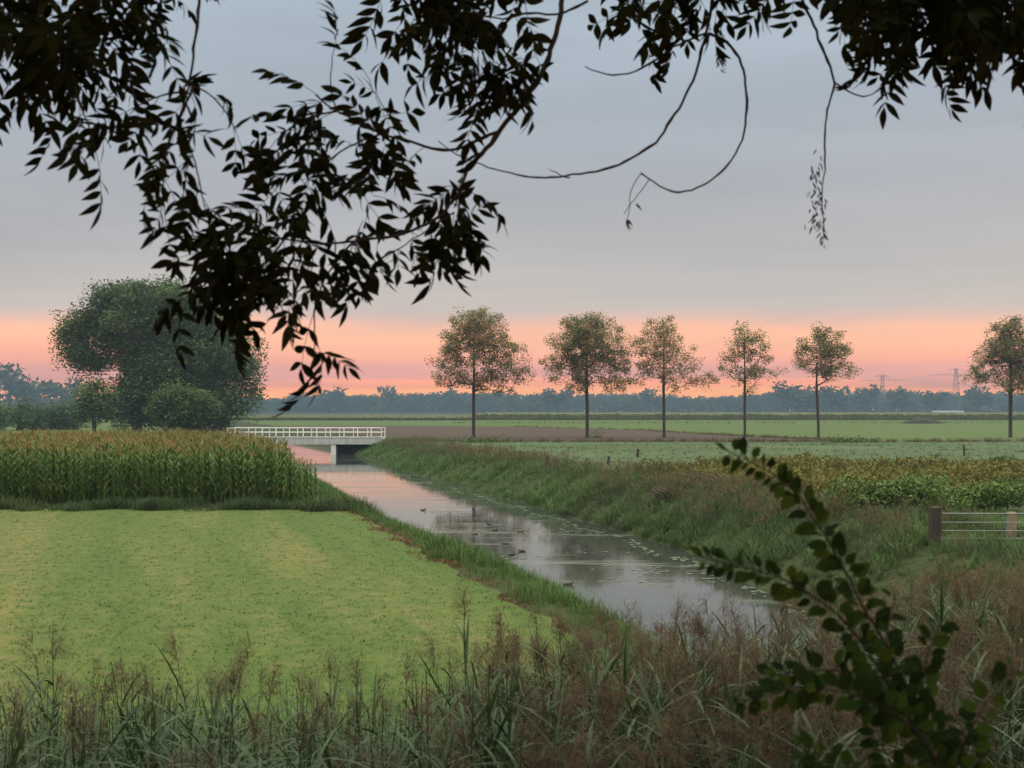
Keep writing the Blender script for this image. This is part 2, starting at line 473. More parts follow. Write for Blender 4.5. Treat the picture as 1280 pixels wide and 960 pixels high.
def tuft(n, h, w, spread, droop=1.2, segs=3, lean=0.35):
    mb = MB()
    for _ in range(n):
        a = rng.uniform(0, 2 * np.pi); r = spread * math.sqrt(rng.uniform())
        b = rng.uniform(0, 2 * np.pi)
        blade(mb, h * rng.uniform(0.55, 1.1), w * rng.uniform(0.7, 1.3), a, rng.uniform(0, lean), droop * rng.uniform(0.2, 1.1), segs, (r * math.cos(b), r * math.sin(b), 0), 0, rng.uniform())
    return mb


def seed_grass(n, h, w, spread):
    mb = MB()
    for _ in range(n):
        a = rng.uniform(0, 2 * np.pi); b = rng.uniform(0, 2 * np.pi); r = spread * math.sqrt(rng.uniform())
        hh = h * rng.uniform(0.7, 1.1)
        p = (r * math.cos(b), r * math.sin(b), 0); q = rng.uniform(0.6, 1)
        blade(mb, hh, w * 0.5, a, rng.uniform(0, 0.15), rng.uniform(0.1, 0.5), 2, p, 0, q, 0.6)
        lean = rng.uniform(0.05, 0.4)
        c = (p[0] + math.cos(a) * math.sin(lean) * hh * 0.7, p[1] + math.sin(a) * math.sin(lean) * hh * 0.7, hh * 0.8)
        for k in range(4):
            blade(mb, hh * 0.22, w * 1.1, rng.uniform(0, 6.28), rng.uniform(0.1, 0.7), 0.5, 1, c, 0, rng.uniform(0.7, 1))
    return mb


def leaf_quads(mb, c, size, n_rnd=None, flat=0.0, mat=0, aspect=0.55):
    """rhombic leaves at points c with random orientation; flat>0 favours level leaves"""
    n = len(c)
    nrm = rand_dirs(n); nrm[:, 2] = np.abs(nrm[:, 2]) + flat
    nrm /= np.linalg.norm(nrm, axis=1, keepdims=True)
    a = np.cross(nrm, rand_dirs(n)); a /= np.linalg.norm(a, axis=1, keepdims=True) + 1e-9
    b = np.cross(nrm, a)
    s = (np.broadcast_to(size, (n,)) * rng.uniform(0.65, 1.25, n))[:, None]
    V = np.stack([c - a * s * 0.5, c + b * s * aspect * 0.5, c + a * s * 0.5, c - b * s * aspect * 0.5], 1)
    if n_rnd is None: n_rnd = rng.uniform(0, 1, n)
    i = np.arange(n) * 4
    mb.add(V.reshape(-1, 3), np.stack([i, i + 1, i + 2, i + 3], -1), mat, np.repeat(n_rnd, 4))


# reeds: stem + leaves + plume as three templates so that single reeds can have parts
def make_reed(h, plume, lodged=0.0, strands=34):
    st, lf, pl = MB(), MB(), MB()
    az = 0.0
    lean = rng.uniform(0.02, 0.10) + lodged
    curve = rng.uniform(0.0, 0.18) + lodged * 0.5
    t = np.linspace(0, 1, 8)
    a = lean + curve * t
    r = np.concatenate([[0], np.cumsum(np.sin(a[1:]) * h / 7)]); z = np.concatenate([[0], np.cumsum(np.cos(a[1:]) * h / 7)])
    pts = np.stack([r, 0 * r, z], -1)
    st.tube(pts, np.linspace(0.0055, 0.0025, 8), 4, 0, rng.uniform(0.5, 0.9), False)
    at = lambda q: np.array([np.interp(q, t, pts[:, 0]), 0.0, np.interp(q, t, pts[:, 2])])
    nl = rng.integers(14, 19)
    for k in range(nl):
        q = 0.25 + 0.70 * k / nl + rng.uniform(-0.02, 0.02)
        b = (k % 2) * np.pi + rng.uniform(-0.9, 0.9) + 0.6
        L = rng.uniform(0.28, 0.50) * (0.75 + 0.5 * math.sin(q * 3.0))
        blade(lf, L, rng.uniform(0.015, 0.027), b, rng.uniform(0.45, 1.15), rng.uniform(0.2, 1.2), 4, at(q), 0, min(1, rng.uniform(0.0, 0.92) + (0.12 if q < 0.4 else 0)), 0.06)
    if plume:
        top = pts[-1]
        side = rng.uniform(0, 2 * np.pi)
        L = rng.uniform(0.20, 0.29)
        for k in range(strands):
            q = rng.uniform(0, 1)
            b = side + rng.normal(0, 1.1)
            base = top + np.array([math.sin(a[-1]), 0, math.cos(a[-1])]) * (q * L * 0.75 - 0.02)
            blade(pl, L * rng.uniform(0.35, 0.75) * (1.15 - 0.6 * q), 0.0045, b, rng.uniform(0.3, 1.1), rng.uniform(0.9, 2.2), 3, base, 0, rng.uniform(0, 1), 0.5)
            # spikelets along the strand
            for s in range(3):
                bb = base + np.array([math.cos(b), math.sin(b), 0]) * L * 0.35 * rng.uniform(0.1, 1) + np.array([0, 0, L * rng.uniform(-0.1, 0.4)])
                blade(pl, 0.05 * rng.uniform(0.6, 1.3), 0.006, b + rng.normal(0, 0.7), rng.uniform(0.3, 1.4), 0.8, 1, bb, 0, rng.uniform(0, 1), 0.3)
    return st, lf, pl


def merged(parts, mats):
    """several MBs as one template, part k taking material slot mats[k]"""
    out = MB()
    for p, s in zip(parts, mats):
        if not p.v: continue
        V, FL, ML, RL = p.arrays()
        base = out.n
        out.v.append(V); out.r.append(RL); out.n += len(V)
        for f in FL:
            out.f.append(f + base); out.m.append(np.full(len(f), s, np.int32))
    return out


# ------------------------------------------------------------------ reed bed in front
VT = [(-60, 838), (0, 842), (60, 828), (110, 850), (150, 846), (220, 818), (300, 838), (400, 826), (480, 840), (540, 825), (600, 800), (680, 788), (760, 776), (850, 768), (950, 766), (1050, 748), (1150, 722), (1280, 704), (1340, 700)]
vt = lambda u: np.interp(u, [p[0] for p in VT], [p[1] for p in VT])


def build_reeds():
    proto = [make_reed(rng.uniform(1.75, 2.15), True) for _ in range(9)]
    bare = [make_reed(rng.uniform(1.7, 2.1), False) for _ in range(6)]
    lodg = [make_reed(rng.uniform(1.6, 2.0), k % 2 == 0, rng.uniform(0.35, 0.8)) for k in range(6)]
    temps = [merged(p, (0, 0, 1)) for p in proto + bare + lodg]
    nT = len(temps)
    n = 44000
    y = np.sqrt(rng.uniform(5.0 ** 2, 16.5 ** 2, n)); u = rng.uniform(-90, 1370, n)
    x = (u - 640) / F * y
    gz = ground_z(x, y)
    right = smooth(420, 760, u)
    sc = rng.uniform(0.74, 1.08, n)
    vtop = HV + (CZ - (gz + 2.0 * sc)) / y * F
    lim = vt(u) + 4 + rng.exponential(9, n) * (1.6 - right)
    ok = (vtop > lim) & (gz + 2.0 * sc > 0.2)
    # thinner on the left, where the field shows between the stems
    dens = 0.85 + 0.15 * right
    near = smooth(vt(u), vt(u) + 110, vtop)
    keep = rng.uniform(size=n) < dens * (0.55 + 0.45 * near + 0.35 * right)
    idx = np.nonzero(ok & keep)[0]
    area_cap = 4800
    if len(idx) > area_cap: idx = rng.choice(idx, area_cap, replace=False)
    print('reeds', len(idx))
    mb = MB()
    kind = np.where(rng.uniform(size=n) < 0.11 + 0.20 * right, rng.integers(0, 9, n), np.where(rng.uniform(size=n) < 0.72 - 0.2 * right, rng.integers(9, 15, n), rng.integers(15, 21, n)))
    for k in range(nT):
        ii = idx[kind[idx] == k]
        if len(ii) == 0: continue
        R = rot_tilt(rng.uniform(0, 6.28, len(ii)), np.abs(rng.normal(0, 0.11 + 0.15 * right[ii])), rng.uniform(0, 6.28, len(ii)))
        mb.inst(temps[k], np.stack([x[ii], y[ii], gz[ii] - 0.02], -1), R, sc[ii], rng.uniform(0, 1, len(ii)))
    tag(mb.build('reed_bed', [M['reed'], M['plume']]), 'dense bed of green reeds with drooping brown plumes at the water end', 'reeds', kind='stuff')
    # undergrowth between the reed stems
    n = 1500
    yg = np.sqrt(rng.uniform(4.6 ** 2, 15.5 ** 2, n)); ug = rng.uniform(-90, 1370, n); xg = (ug - 640) / F * yg
    top = HV + (CZ - ground_z(xg, yg) - 0.75) / yg * F
    kk = np.nonzero(top > vt(ug) + 25)[0]
    tt = [tuft(24, 0.8, 0.012, 0.22, 1.5, 4) for _ in range(5)]
    mg = MB()
    for k in range(5):
        ii = kk[k::5]
        mg.inst(tt[k], put(xg[ii], yg[ii], -0.02), rotz(rng.uniform(0, 6.28, len(ii))), rng.uniform(0.7, 1.25, len(ii)), rng.uniform(0, 1, len(ii)))
    tag(mg.build('undergrowth', M['grass']), 'long tangled grass growing between the foreground reed stems', 'grass', kind='stuff')
    # reeds that stand out one by one against the mown field and the water
    proto = [make_reed(rng.uniform(1.75, 2.1), True, 0.0, int(rng.integers(34, 62))) for _ in range(9)]
    meshes = [[p.mesh(nm, [M[m]]) if p.v else None for p, nm, m in zip(tr, ('stem', 'foliage', 'plume'), ('reed', 'reed', 'plume'))] for tr in proto]
    tops = [tr[0].arrays()[0][-1] for tr in proto]

    def single(u, v, Y, label, k, group=None):
        x = (u - 640) / F * Y; z0 = float(ground_z(x, Y)); zt = CZ - (v - HV) / F * Y
        s = (zt - z0) / (tops[k][2] + 0.12)
        rz = rng.uniform(0, 6.28)
        top = np.array([math.cos(rz), math.sin(rz)]) * tops[k][0] * s
        t = thing('reed', label, 'reed', (x - top[0], Y - top[1], z0), group, rz)
        t.scale = (s, s, s)
        for me, nm in zip(meshes[k], ('stem', 'foliage', 'plume')):
            if me is None: continue
            c = bpy.data.objects.new(nm, me); COL.objects.link(c); c.parent = t
    single(580, 748, 8.6, 'tall single reed with dark plume standing high above the others against the mown field', 0)
    single(45, 808, 7.6, 'left one of two tall pale plumed reeds near the left edge', 1)
    single(66, 800, 7.7, 'right one of two tall pale plumed reeds near the left edge', 2)
    single(222, 806, 7.9, 'reed with a bushy brown plume standing between the left pair and the middle', 3)
    single(152, 832, 7.5, 'reed with a dark round plume just left of the bushy brown plumed reed', 4)
    single(626, 772, 8.9, 'reed with a ragged plume just right of the tallest single reed', 5)
    spots = [(18, 850, 7.2), (100, 862, 7.1), (130, 868, 7.0), (180, 850, 7.3), (262, 832, 7.6), (290, 838, 7.5), (338, 836, 7.5), (385, 838, 7.6), (412, 822, 7.8), (446, 832, 7.7), (470, 838, 7.6), (508, 822, 7.9), (545, 812, 8.1), (600, 806, 8.2), (648, 788, 8.6), (668, 790, 8.6), (700, 778, 9.0), (722, 784, 8.9), (752, 770, 9.3), (772, 756, 9.8), (800, 766, 10.2), (846, 752, 10.8), (872, 760, 10.6), (905, 756, 11), (936, 748, 11.4)]
    for i, (u, v, Y) in enumerate(spots):
        v += rng.uniform(0, 26)
        single(u, v, Y, 'slender brown plumed reed rising from the back edge of the foreground reed bed', i % 9, 'plumed reeds along the back edge of the reed bed')


build_reeds()

# ------------------------------------------------------------------ grasses, weeds and bank plants
def clump(x, y, k=1.0):
    """smooth patchiness, 0..1"""
    s = np.sin(1.1 * k * x + 0.4 * np.sin(0.9 * k * y + 1)) * np.cos(0.75 * k * y + 0.3 * x * k) + 0.6 * np.sin(2.3 * k * x - 1.7 * k * y + 2) + 0.5 * np.sin(0.37 * k * x + 0.23 * k * y)
    return np.clip(0.5 + s / 3.0, 0, 1)


def scatter(name, temps, pos, smin, smax, mats, label, cat, rnd=None, tilt=0.08, patch=0.0):
    if patch:
        c_ = clump(pos[:, 0], pos[:, 1])
        k_ = rng.uniform(size=len(pos)) < 0.35 + 0.65 * c_
        pos = pos[k_]; c_ = c_[k_]
    mb = MB(); n = len(pos)
    kind = rng.integers(0, len(temps), n)
    sc = rng.uniform(smin, smax, n); rr = rng.uniform(0, 1, n) if rnd is None else rnd
    if patch:
        sc = sc * (1 - patch + 2 * patch * c_); rr = np.clip(0.5 * rr + 0.6 * clump(pos[:, 1] + 7, pos[:, 0], 0.6) - 0.05, 0, 1)
    for k in range(len(temps)):
        ii = np.nonzero(kind == k)[0]
        if len(ii) == 0: continue
        R = rot_tilt(rng.uniform(0, 6.28, len(ii)), np.abs(rng.normal(0, tilt, len(ii))), rng.uniform(0, 6.28, len(ii)))
        mb.inst(temps[k], pos[ii], R, sc[ii], rr[ii])
    return tag(mb.build(name, mats), label, cat, kind='stuff')


gt = [tuft(20, 0.62, 0.016, 0.20, 1.5, 3, 0.5) for _ in range(6)]
gt_far = [tuft(14, 0.62, 0.035, 0.28, 1.4, 2, 0.5) for _ in range(5)]
ht = [tuft(26, 0.85, 0.018, 0.22, 2.3, 4, 0.6) for _ in range(5)]
bt = [tuft(18, 0.55, 0.016, 0.18, 1.0, 3, 0.3) for _ in range(5)]
sg = [seed_grass(9, 0.85, 0.012, 0.28) for _ in range(5)]
sg_far = [seed_grass(9, 0.85, 0.03, 0.40) for _ in range(5)]


def bank_points(n, y0, y1, d0, d1, side):
    """points on one bank between two distances from the canal's centre line"""
    y = rng.uniform(0, 1, n) ** 1.5 * (y1 - y0) + y0
    d = rng.uniform(d0, d1, n) * side
    x = canal_x(y) + d / 0.965
    return x, y


# left bank: bright long grass between the mown edge and the water
x, y = bank_points(10000, 16, 64, 2.6, 11, -1)
k = ((x > lawn_edge(y) + 0.15) | (y > 44.5)) & (ground_z(x, y) > WZ + 0.02)
scatter('left_bank_grass', bt, put(x[k], y[k], -0.02), 0.35, 0.75, M['brightgrass'], 'bright green long grass on the left canal bank beside the mown field', 'grass', patch=0.45)
x, y = bank_points(2600, 58, 136, 4.7, 9.5, -1)
k = ground_z(x, y) > WZ + 0.02
scatter('far_left_bank_grass', gt_far, put(x[k], y[k], -0.02), 0.35, 0.75, M['brightgrass'], 'green grass on the left canal bank along the maize', 'grass')
# right bank: dense rough grass
x, y = bank_points(14000, 15, 62, 2.6, 9.6, 1)
k = ground_z(x, y) > WZ + 0.02
scatter('right_bank_grass', gt + ht, put(x[k], y[k], -0.02), 0.28, 0.78, M['grass'], 'rough dark green grass covering the right canal bank', 'grass', patch=0.5)
x, y = bank_points(6800, 60, 140, 3.4, 9.0, 1)
k = ground_z(x, y) > WZ + 0.02
scatter('far_right_bank_grass', gt_far, put(x[k], y[k], -0.02), 0.35, 0.9, M['brightgrass'], 'rough green grass on the far right bank towards the bridge', 'grass', patch=0.45)
bs = [tuft(16, 0.55, 0.03, 0.16, 1.6, 3, 0.8) for _ in range(4)]
x, y = bank_points(4800, 24, 85, 4.2, 10.5, 1)
k = clump(x * 0.5, y * 0.6 + 3) > 0.42
scatter('light_bank_grass', bt + bs, put(x[k], y[k], 0), 0.5, 1.0, M['brightgrass'], 'lighter green clumps of grass scattered over the right canal bank', 'grass', patch=0.4)
x, y = bank_points(1100, 26, 90, 4.6, 9.5, 1)
k = clump(x * 0.6 + 5, y * 0.5) > 0.55
scatter('dry_bank_clumps', sg, put(x[k], y[k], 0), 0.45, 0.95, M['drygrass'], 'brown dry clumps of grass scattered over the right canal bank', 'grass', patch=0.4)
# brown seeding grass along the top of the right bank
x, y = bank_points(2200, 36, 132, 6.4, 10.2, 1)
k = (y > 47) | (canal_d(x, y) < 7.6); x = x[k]; y = y[k]
scatter('dry_bank_grass', sg_far, put(x, y, -0.02), 0.4, 0.85, M['drygrass'], 'brown seeding grass along the top of the right canal bank', 'grass', patch=0.4)
# rough grass between the reeds and the gate
n = 4200
u = rng.uniform(900, 1400, n); Y = rng.uniform(13, 30.5, n); x = (u - 640) / F * Y
k = (canal_d(x, Y) > 5.6)
scatter('rough_grass', gt, put(x[k], Y[k], -0.02), 0.4, 0.9, M['grass'], 'rough green grass between the reed bed and the field gate', 'grass', patch=0.4)
n = 6000
Y = rng.uniform(27, 41, n); x = rng.uniform(7, 24, n)
k = canal_d(x, Y) > 7
scatter('verge_grass', gt, put(x[k], Y[k], 0.0), 0.15, 0.5, M['brightgrass'], 'short grass around the field gate and bramble thicket', 'grass', patch=0.4)
# low tufts scattered in the mown field and in the track
n = 22000
Y = rng.uniform(0, 1, n) ** 1.3 * 34 + 9; x = rng.uniform(-0.46, 0.12, n) * Y
k = x < lawn_edge(Y) - 0.1
M['lawnblade'] = foliage('mown_grass_blades', [(0, (0.048, 0.078, 0.018)), (0.6, (0.075, 0.11, 0.026)), (0.85, (0.12, 0.125, 0.04)), (1, (0.19, 0.15, 0.065))], 0.8, 0.15, 0.1)
st_ = [tuft(9, 0.075, 0.012, 0.09, 1.4, 2, 0.8) for _ in range(5)]
scatter('mown_tufts', st_, put(x[k], Y[k], 0.02), 0.3, 0.8, M['lawnblade'], 'short uneven tufts left standing in the mown field', 'grass')
n = 2200
Y = rng.uniform(0, 1, n) ** 1.4 * 34 + 11; x = lawn_edge(Y) + rng.normal(0.12, 0.22, n)
scatter('dead_edge_tufts', st_, put(x, Y, 0.0), 0.5, 1.7, M['orange'], 'dead orange brown grass along the edge of the mown field', 'grass', patch=0.5)
# grass fringe in front of the maize
n = 3600
x = rng.uniform(-24, -5.0, n); Y = 42.4 + 0.35 * np.sin(x * 1.3) + 0.2 * np.sin(x * 3.1) + 1.9 * rng.uniform(0, 1, n) ** 0.8
scatter('maize_verge_grass', gt, put(x, Y, -0.02), 0.4, 0.95, M['grass'], 'dark uncut grass verge along the foot of the maize', 'grass', patch=0.5)
# yellowish weed crop on the right
wt = [tuft(16, 0.8, 0.05, 0.30, 0.9, 2, 0.7) for _ in range(3)]
for _ in range(5):
    q = MB(); c = np.stack([rng.normal(0, 0.22, 60), rng.normal(0, 0.22, 60), 0.75 * rng.uniform(0, 1, 60) ** 0.7], -1)
    leaf_quads(q, c, 0.14); wt.append(q)
n = 5200
Y = rng.uniform(47, 66, n); x = rng.uniform(0, 1, n) * (Y * 0.47 - canal_x(Y) - 9) + canal_x(Y) + 9.6
k = (x > canal_x(Y) + 10.5)
scatter('weedy_crop', wt, put(x[k], Y[k], -0.02), 0.6, 1.3, M['weed'], 'yellowing weedy crop between the canal bank and the pasture', 'crop', patch=0.3)
n = 900
Y = rng.uniform(64, 68, n); x = rng.uniform(0, 1, n) * (Y * 0.47 - canal_x(Y) - 9) + canal_x(Y) + 9.6
scatter('brown_crop_edge', sg_far, put(x, Y, -0.02), 0.5, 0.95, M['drygrass'], 'brown seeding weeds at the far edge of the yellow crop', 'weeds')
n = 5200
Y = rng.uniform(66, 132, n); x = rng.uniform(0, 1, n) * (Y * 0.46 - canal_x(Y) - 10) + canal_x(Y) + 10
scatter('pasture_tufts', gt_far, put(x, Y, 0.0), 0.12, 0.42, M['grass'], 'uneven grazed tufts spread over the pale pasture', 'grass', patch=0.5)
# uncut line between the pasture and the ploughed soil
n = 900
x = rng.uniform(-14, 66, n); Y = rng.normal(133.2, 0.5, n)
scatter('field_margin', gt_far, put(x, Y, -0.02), 0.5, 1.2, M['drygrass'], 'strip of dull uncut grass between the pasture and the bare soil', 'grass')
line = [(0, 251), (21.5, 208), (27, 174), (32, 154.5), (37, 138)]
q = rng.uniform(0, 1, 500); lx = np.interp(q, np.linspace(0, 1, 5), [p[0] for p in line]) + rng.normal(0, 0.3, 500); ly = np.interp(q, np.linspace(0, 1, 5), [p[1] for p in line])
dx = rng.uniform(-20, 240, 1100); dy = 318 + rng.normal(0, 1.2, 1100) + 0.02 * dx
k = clump(dx * 0.05, dy * 0) > 0.35
lx = np.concatenate([lx, dx[k]]); ly = np.concatenate([ly, dy[k]])
scatter('ditch_weeds', gt_far, put(lx, ly, -0.02), 0.4, 1.1, M['drygrass'], 'thin broken lines of weeds along the far field edges and ditch', 'weeds')
# floating leaves at the edge of the water, plus leaves imitating a sky reflection
mb = MB()
n = 300
y = rng.uniform(0, 1, n) ** 1.4 * 75 + 30; d = 3.35 - 0.75 * (1 - smooth(28, 46, y)) + np.abs(rng.normal(0, 0.28, n)) * -1 + 0.25 * np.sin(y * 0.8)
c = np.stack([canal_x(y) + d / 0.965, y, np.full(n, WZ + 0.012)], -1)
ang = np.arange(7) / 7 * 2 * np.pi
disc = MB(); disc.add(np.stack([np.cos(ang), np.sin(ang), 0 * ang], -1), [list(range(7))])
mb.inst(disc, c, rotz(rng.uniform(0, 6, n)), rng.uniform(0.05, 0.12, n), rng.uniform(0, 1, n))
for (u, v, s) in [(620, 664, 1.6), (650, 696, .7), (790, 708, .9), (700, 664, 1.2), (745, 690, .8), (580, 656, 1.0), (545, 640, .9), (770, 725, .8), (820, 715, .7)]:  # first cluster: pale leaves put in place of sky reflected by smooth water
    p = G(u, v, WZ); n = 14
    c = np.stack([p[0] + rng.normal(0, s * 0.7, n), p[1] + rng.normal(0, s * 0.5, n), np.full(n, WZ + 0.012)], -1)
    mb.inst(disc, c, rotz(rng.uniform(0, 6, n)), rng.uniform(0.04, 0.10, n), rng.uniform(0, 1, n))
tag(mb.build('floating_leaves', M['lily']), 'pale floating leaves drifting along the water edge, one cluster imitating a sky reflection', 'water plants', kind='stuff')


# ------------------------------------------------------------------ maize
def make_maize(h):
    st, lf, ts = MB(), MB(), MB()
    st.tube([(0, 0, 0), (0.01, 0, h * 0.5), (0.02, 0.01, h * 0.88)], [0.016, 0.014, 0.008], 5, 0, rng.uniform(0.2, 0.6), False)
    nl = 12
    for k in range(nl):
        q = 0.12 + 0.74 * k / nl
        a = (k % 2) * np.pi + rng.uniform(-0.5, 0.5)
        r = rng.uniform(0.0, 0.62) + (0.35 if (k < 3 and rng.uniform() < 0.6) else 0)
        blade(lf, rng.uniform(0.55, 0.85) * (1.0 if k < 9 else 0.75), rng.uniform(0.06, 0.09), a, rng.uniform(0.25, 0.5), rng.uniform(1.0, 2.0), 4, (0.01, 0, h * q), 0, min(r, 1), 0.08)
    for k in range(8):
        blade(ts, rng.uniform(0.16, 0.30), 0.018, rng.uniform(0, 6.28), rng.uniform(0, 0.7), rng.uniform(0.1, 0.7), 2, (0.02, 0.01, h * 0.87 + 0.02 * k * (k < 3)), 0, rng.uniform(), 0.5)
    return st, lf, ts


def build_maize():
    pr = [make_maize(2.3 * q) for q in (0.92, 0.96, 1.0, 1.0, 1.04, 1.07, 1.0, 0.97)]
    meshes = [[p.mesh(nm, [M[m]]) for p, nm, m in zip(t, ('stalk', 'foliage', 'tassel'), ('corn', 'corn', 'tassel'))] for t in pr]
    temps = [merged(t, (0, 0, 1)) for t in pr]
    xr = lambda y: np.interp(y, [43, 44.5, 50, 76], [-7.2, -7.0, -8.9, -17.2])
    pts = []
    row = 0
    for y in np.arange(44.2, 76, 0.62):
        x0, x1 = -0.435 * y - 1.0, xr(y)
        xs = np.arange(x1, x0, -0.2 if row < 4 else -0.27)
        pts.append(np.stack([xs + rng.normal(0, 0.05, len(xs)), y + rng.normal(0, 0.07, len(xs)), np.full(len(xs), row)], -1))
        row += 1
    p = np.concatenate(pts)
    lo = 300
    # right-hand flank plants and the first rows stand out: single plants
    score = p[:, 1] + rng.uniform(0, 0.3, len(p)) - np.where(p[:, 0] > xr(p[:, 1]) - 0.45, 5.0, 0)
    order = np.argsort(score)
    front, rest = p[order[:lo]], p[order[lo:]]
    for i, q in enumerate(front):
        k = int(rng.integers(0, 8))
        t = thing('maize_plant', 'tall green maize plant with a browning tassel at the front edge of the maize field', 'maize plant', (q[0], q[1], float(ground_z(q[0], q[1]))), 'maize plants along the front of the field', rng.uniform(0, 6.28))
        s = rng.uniform(0.86, 1.06) * (0.70 + 0.30 * min(1.0, (xr(q[1]) - q[0]) / 1.5)); t.scale = (s, s, s)
        for me, nm in zip(meshes[k], ('stalk', 'foliage', 'tassel')):
            c = bpy.data.objects.new(nm, me); COL.objects.link(c); c.parent = t
    mb = MB()
    kind = rng.integers(0, 8, len(rest))
    patch = 0.5 + 0.5 * np.sin(rest[:, 0] * 0.55 + 1.0) * np.cos(rest[:, 1] * 0.3)
    for k in range(8):
        ii = np.nonzero(kind == k)[0]
        mb.inst(temps[k], put(rest[ii, 0], rest[ii, 1]), rotz(rng.uniform(0, 6.28, len(ii))), rng.uniform(0.9, 1.06, len(ii)), np.clip(patch[ii] * 0.6 + rng.uniform(0, 0.5, len(ii)), 0, 1))
    tag(mb.build('maize_field', [M['corn'], M['tassel']]), 'block of tall ripening maize between the mown field and the bridge', 'maize', kind='stuff')


build_maize()


# ------------------------------------------------------------------ trees
def grow(seed, nodes0, targets, step=0.7, sag=0.08, tip=0.012, power=2.4, rmax=None):
    """skeleton: a given trunk polyline, then a limb to every target from the best lower node"""
    r = np.random.default_rng(seed)
    pos = [np.asarray(q, float) for q in nodes0]; par = [-1] + list(range(len(nodes0) - 1))
    base = pos[0].copy()
    ax = np.array(pos)
    dist = np.array([np.min(np.linalg.norm(ax - t, axis=1)) for t in targets])
    ends = []
    first = max(2, int(len(nodes0) * 0.38))
    for ti in np.argsort(dist):
        t = targets[ti]
        A = np.array(pos)
        d = np.linalg.norm(A - t, axis=1)
        hor = np.hypot(A[:, 0] - t[0], A[:, 1] - t[1])
        cost = d + 1.6 * np.maximum(0, A[:, 2] - t[2] + 0.25 * hor)
        cost[:first] += 50
        b = int(np.argmin(cost)); a = pos[b]
        m = max(1, int(round(d[b] / step)))
        last = b
        for s in range(1, m + 1):
            q = s / m
            c = a + (t - a) * q
            c = c + np.array([0, 0, -sag * d[b] * math.sin(math.pi * q) * (1 if t[2] > a[2] else -0.5)]) + (r.normal(0, 0.05 * step, 3) if s < m else 0)
            pos.append(c); par.append(last); last = len(pos) - 1
        ends.append(last)
    pos = np.array(pos); par = np.array(par)
    w = np.zeros(len(pos))
    has = np.zeros(len(pos), bool); has[par[par >= 0]] = True
    w[~has] = tip ** power
    for i in range(len(pos) - 1, 0, -1):
        w[par[i]] += w[i]
    rad = w ** (1 / power)
    if rmax: rad = rad * min(1.0, rmax / rad[0]) if rad[0] > rmax else rad * (rmax / rad[0]) ** (rad / rad[0])
    return pos, par, rad


def lobes_points(seed, lobes, spacing, shell=0.5):
    r = np.random.default_rng(seed); out = []
    for (c, s, w) in lobes:
        c = np.array(c, float); s = np.array(s, float)
        n = max(3, int(w * 4.19 * s[0] * s[1] * s[2] / spacing ** 3))
        d = r.normal(size=(n * 3, 3)); d /= np.linalg.norm(d, axis=1, keepdims=True)
        q = c + d * s * (r.uniform(0, 1, (n * 3, 1)) ** shell)
        kept = []
        for p in q:
            if len(kept) >= n: break
            if all(np.sum((p - k) ** 2) > (0.55 * spacing) ** 2 for k in kept[-60:]): kept.append(p)
        out += kept
    return np.array(out)


def tree(name, label, cat, base, trunk, lobes, spacing, leaf, per, cl, lmat, seed, group=None, rmax=None, step=0.7, shell=0.45, flat=0.5, tint=0.0, trunk_first=None, extra_bare=0):
    t = thing(name, label, cat, base, group)
    tg = lobes_points(seed, lobes, spacing, shell)
    pos, par, rad = grow(seed, trunk, tg, step, rmax=rmax)
    i = np.nonzero(par >= 0)[0]
    mb = MB(); mb.frustums(pos[par[i]], pos[i], rad[par[i]] * 0.5 + np.minimum(rad[par[i]], rad[i] * 1.3) * 0.5, rad[i], 6)
    # flare at the foot
    mb.frustums(np.array([pos[0] - [0, 0, 0.15]]), np.array([pos[0] + [0, 0, 0.45]]), np.array([rad[0] * 1.45]), np.array([rad[0] * 0.98]), 8)
    mb.build('trunk', M['bark'], t)
    r = np.random.default_rng(seed + 5)
    c = []; tint_v = []
    for q in tg:
        n = int(per * r.uniform(0.45, 1.5))
        k = cl * r.uniform(0.7, 1.35)
        c.append(q + np.clip(r.normal(0, 1, (n, 3)), -1.7, 1.7) * np.array([k, k, k * 0.78]))
        tint_v.append(np.clip(r.uniform(0.05, 0.85) + r.normal(0, 0.2, n) + tint, 0, 1))
    # a few leaves along the outer twigs
    lb = MB(); leaf_quads(lb, np.concatenate(c), leaf, np.concatenate(tint_v), flat)
    lb.build('crown', lmat, t)
    return t


def trunk_line(h, lean=0.0, wob=0.05, n=None, seed=0):
    r = np.random.default_rng(seed); n = n or int(h / 0.6)
    z = np.linspace(0, h, n)
    return np.stack([lean * (z / h) ** 1.5 * h + np.cumsum(r.normal(0, wob, n)) * (z / h), np.cumsum(r.normal(0, wob, n)) * (z / h), z], -1)


def px_lobes(u0, v0, Y, items, ydepth=0.75):
    """lobes given in photo pixels (cu, cv, ru, rv, weight) turned into metres about the tree's foot"""
    s = Y / F; out = []
    r = np.random.default_rng(int(u0))
    for (cu, cv, ru, rv, w) in items:
        out.append((((cu - u0) * s, r.uniform(-0.5, 0.5) * 25 * s, (v0 - cv) * s), (ru * s, max(ru, rv) * s * ydepth, rv * s), w))
    return out


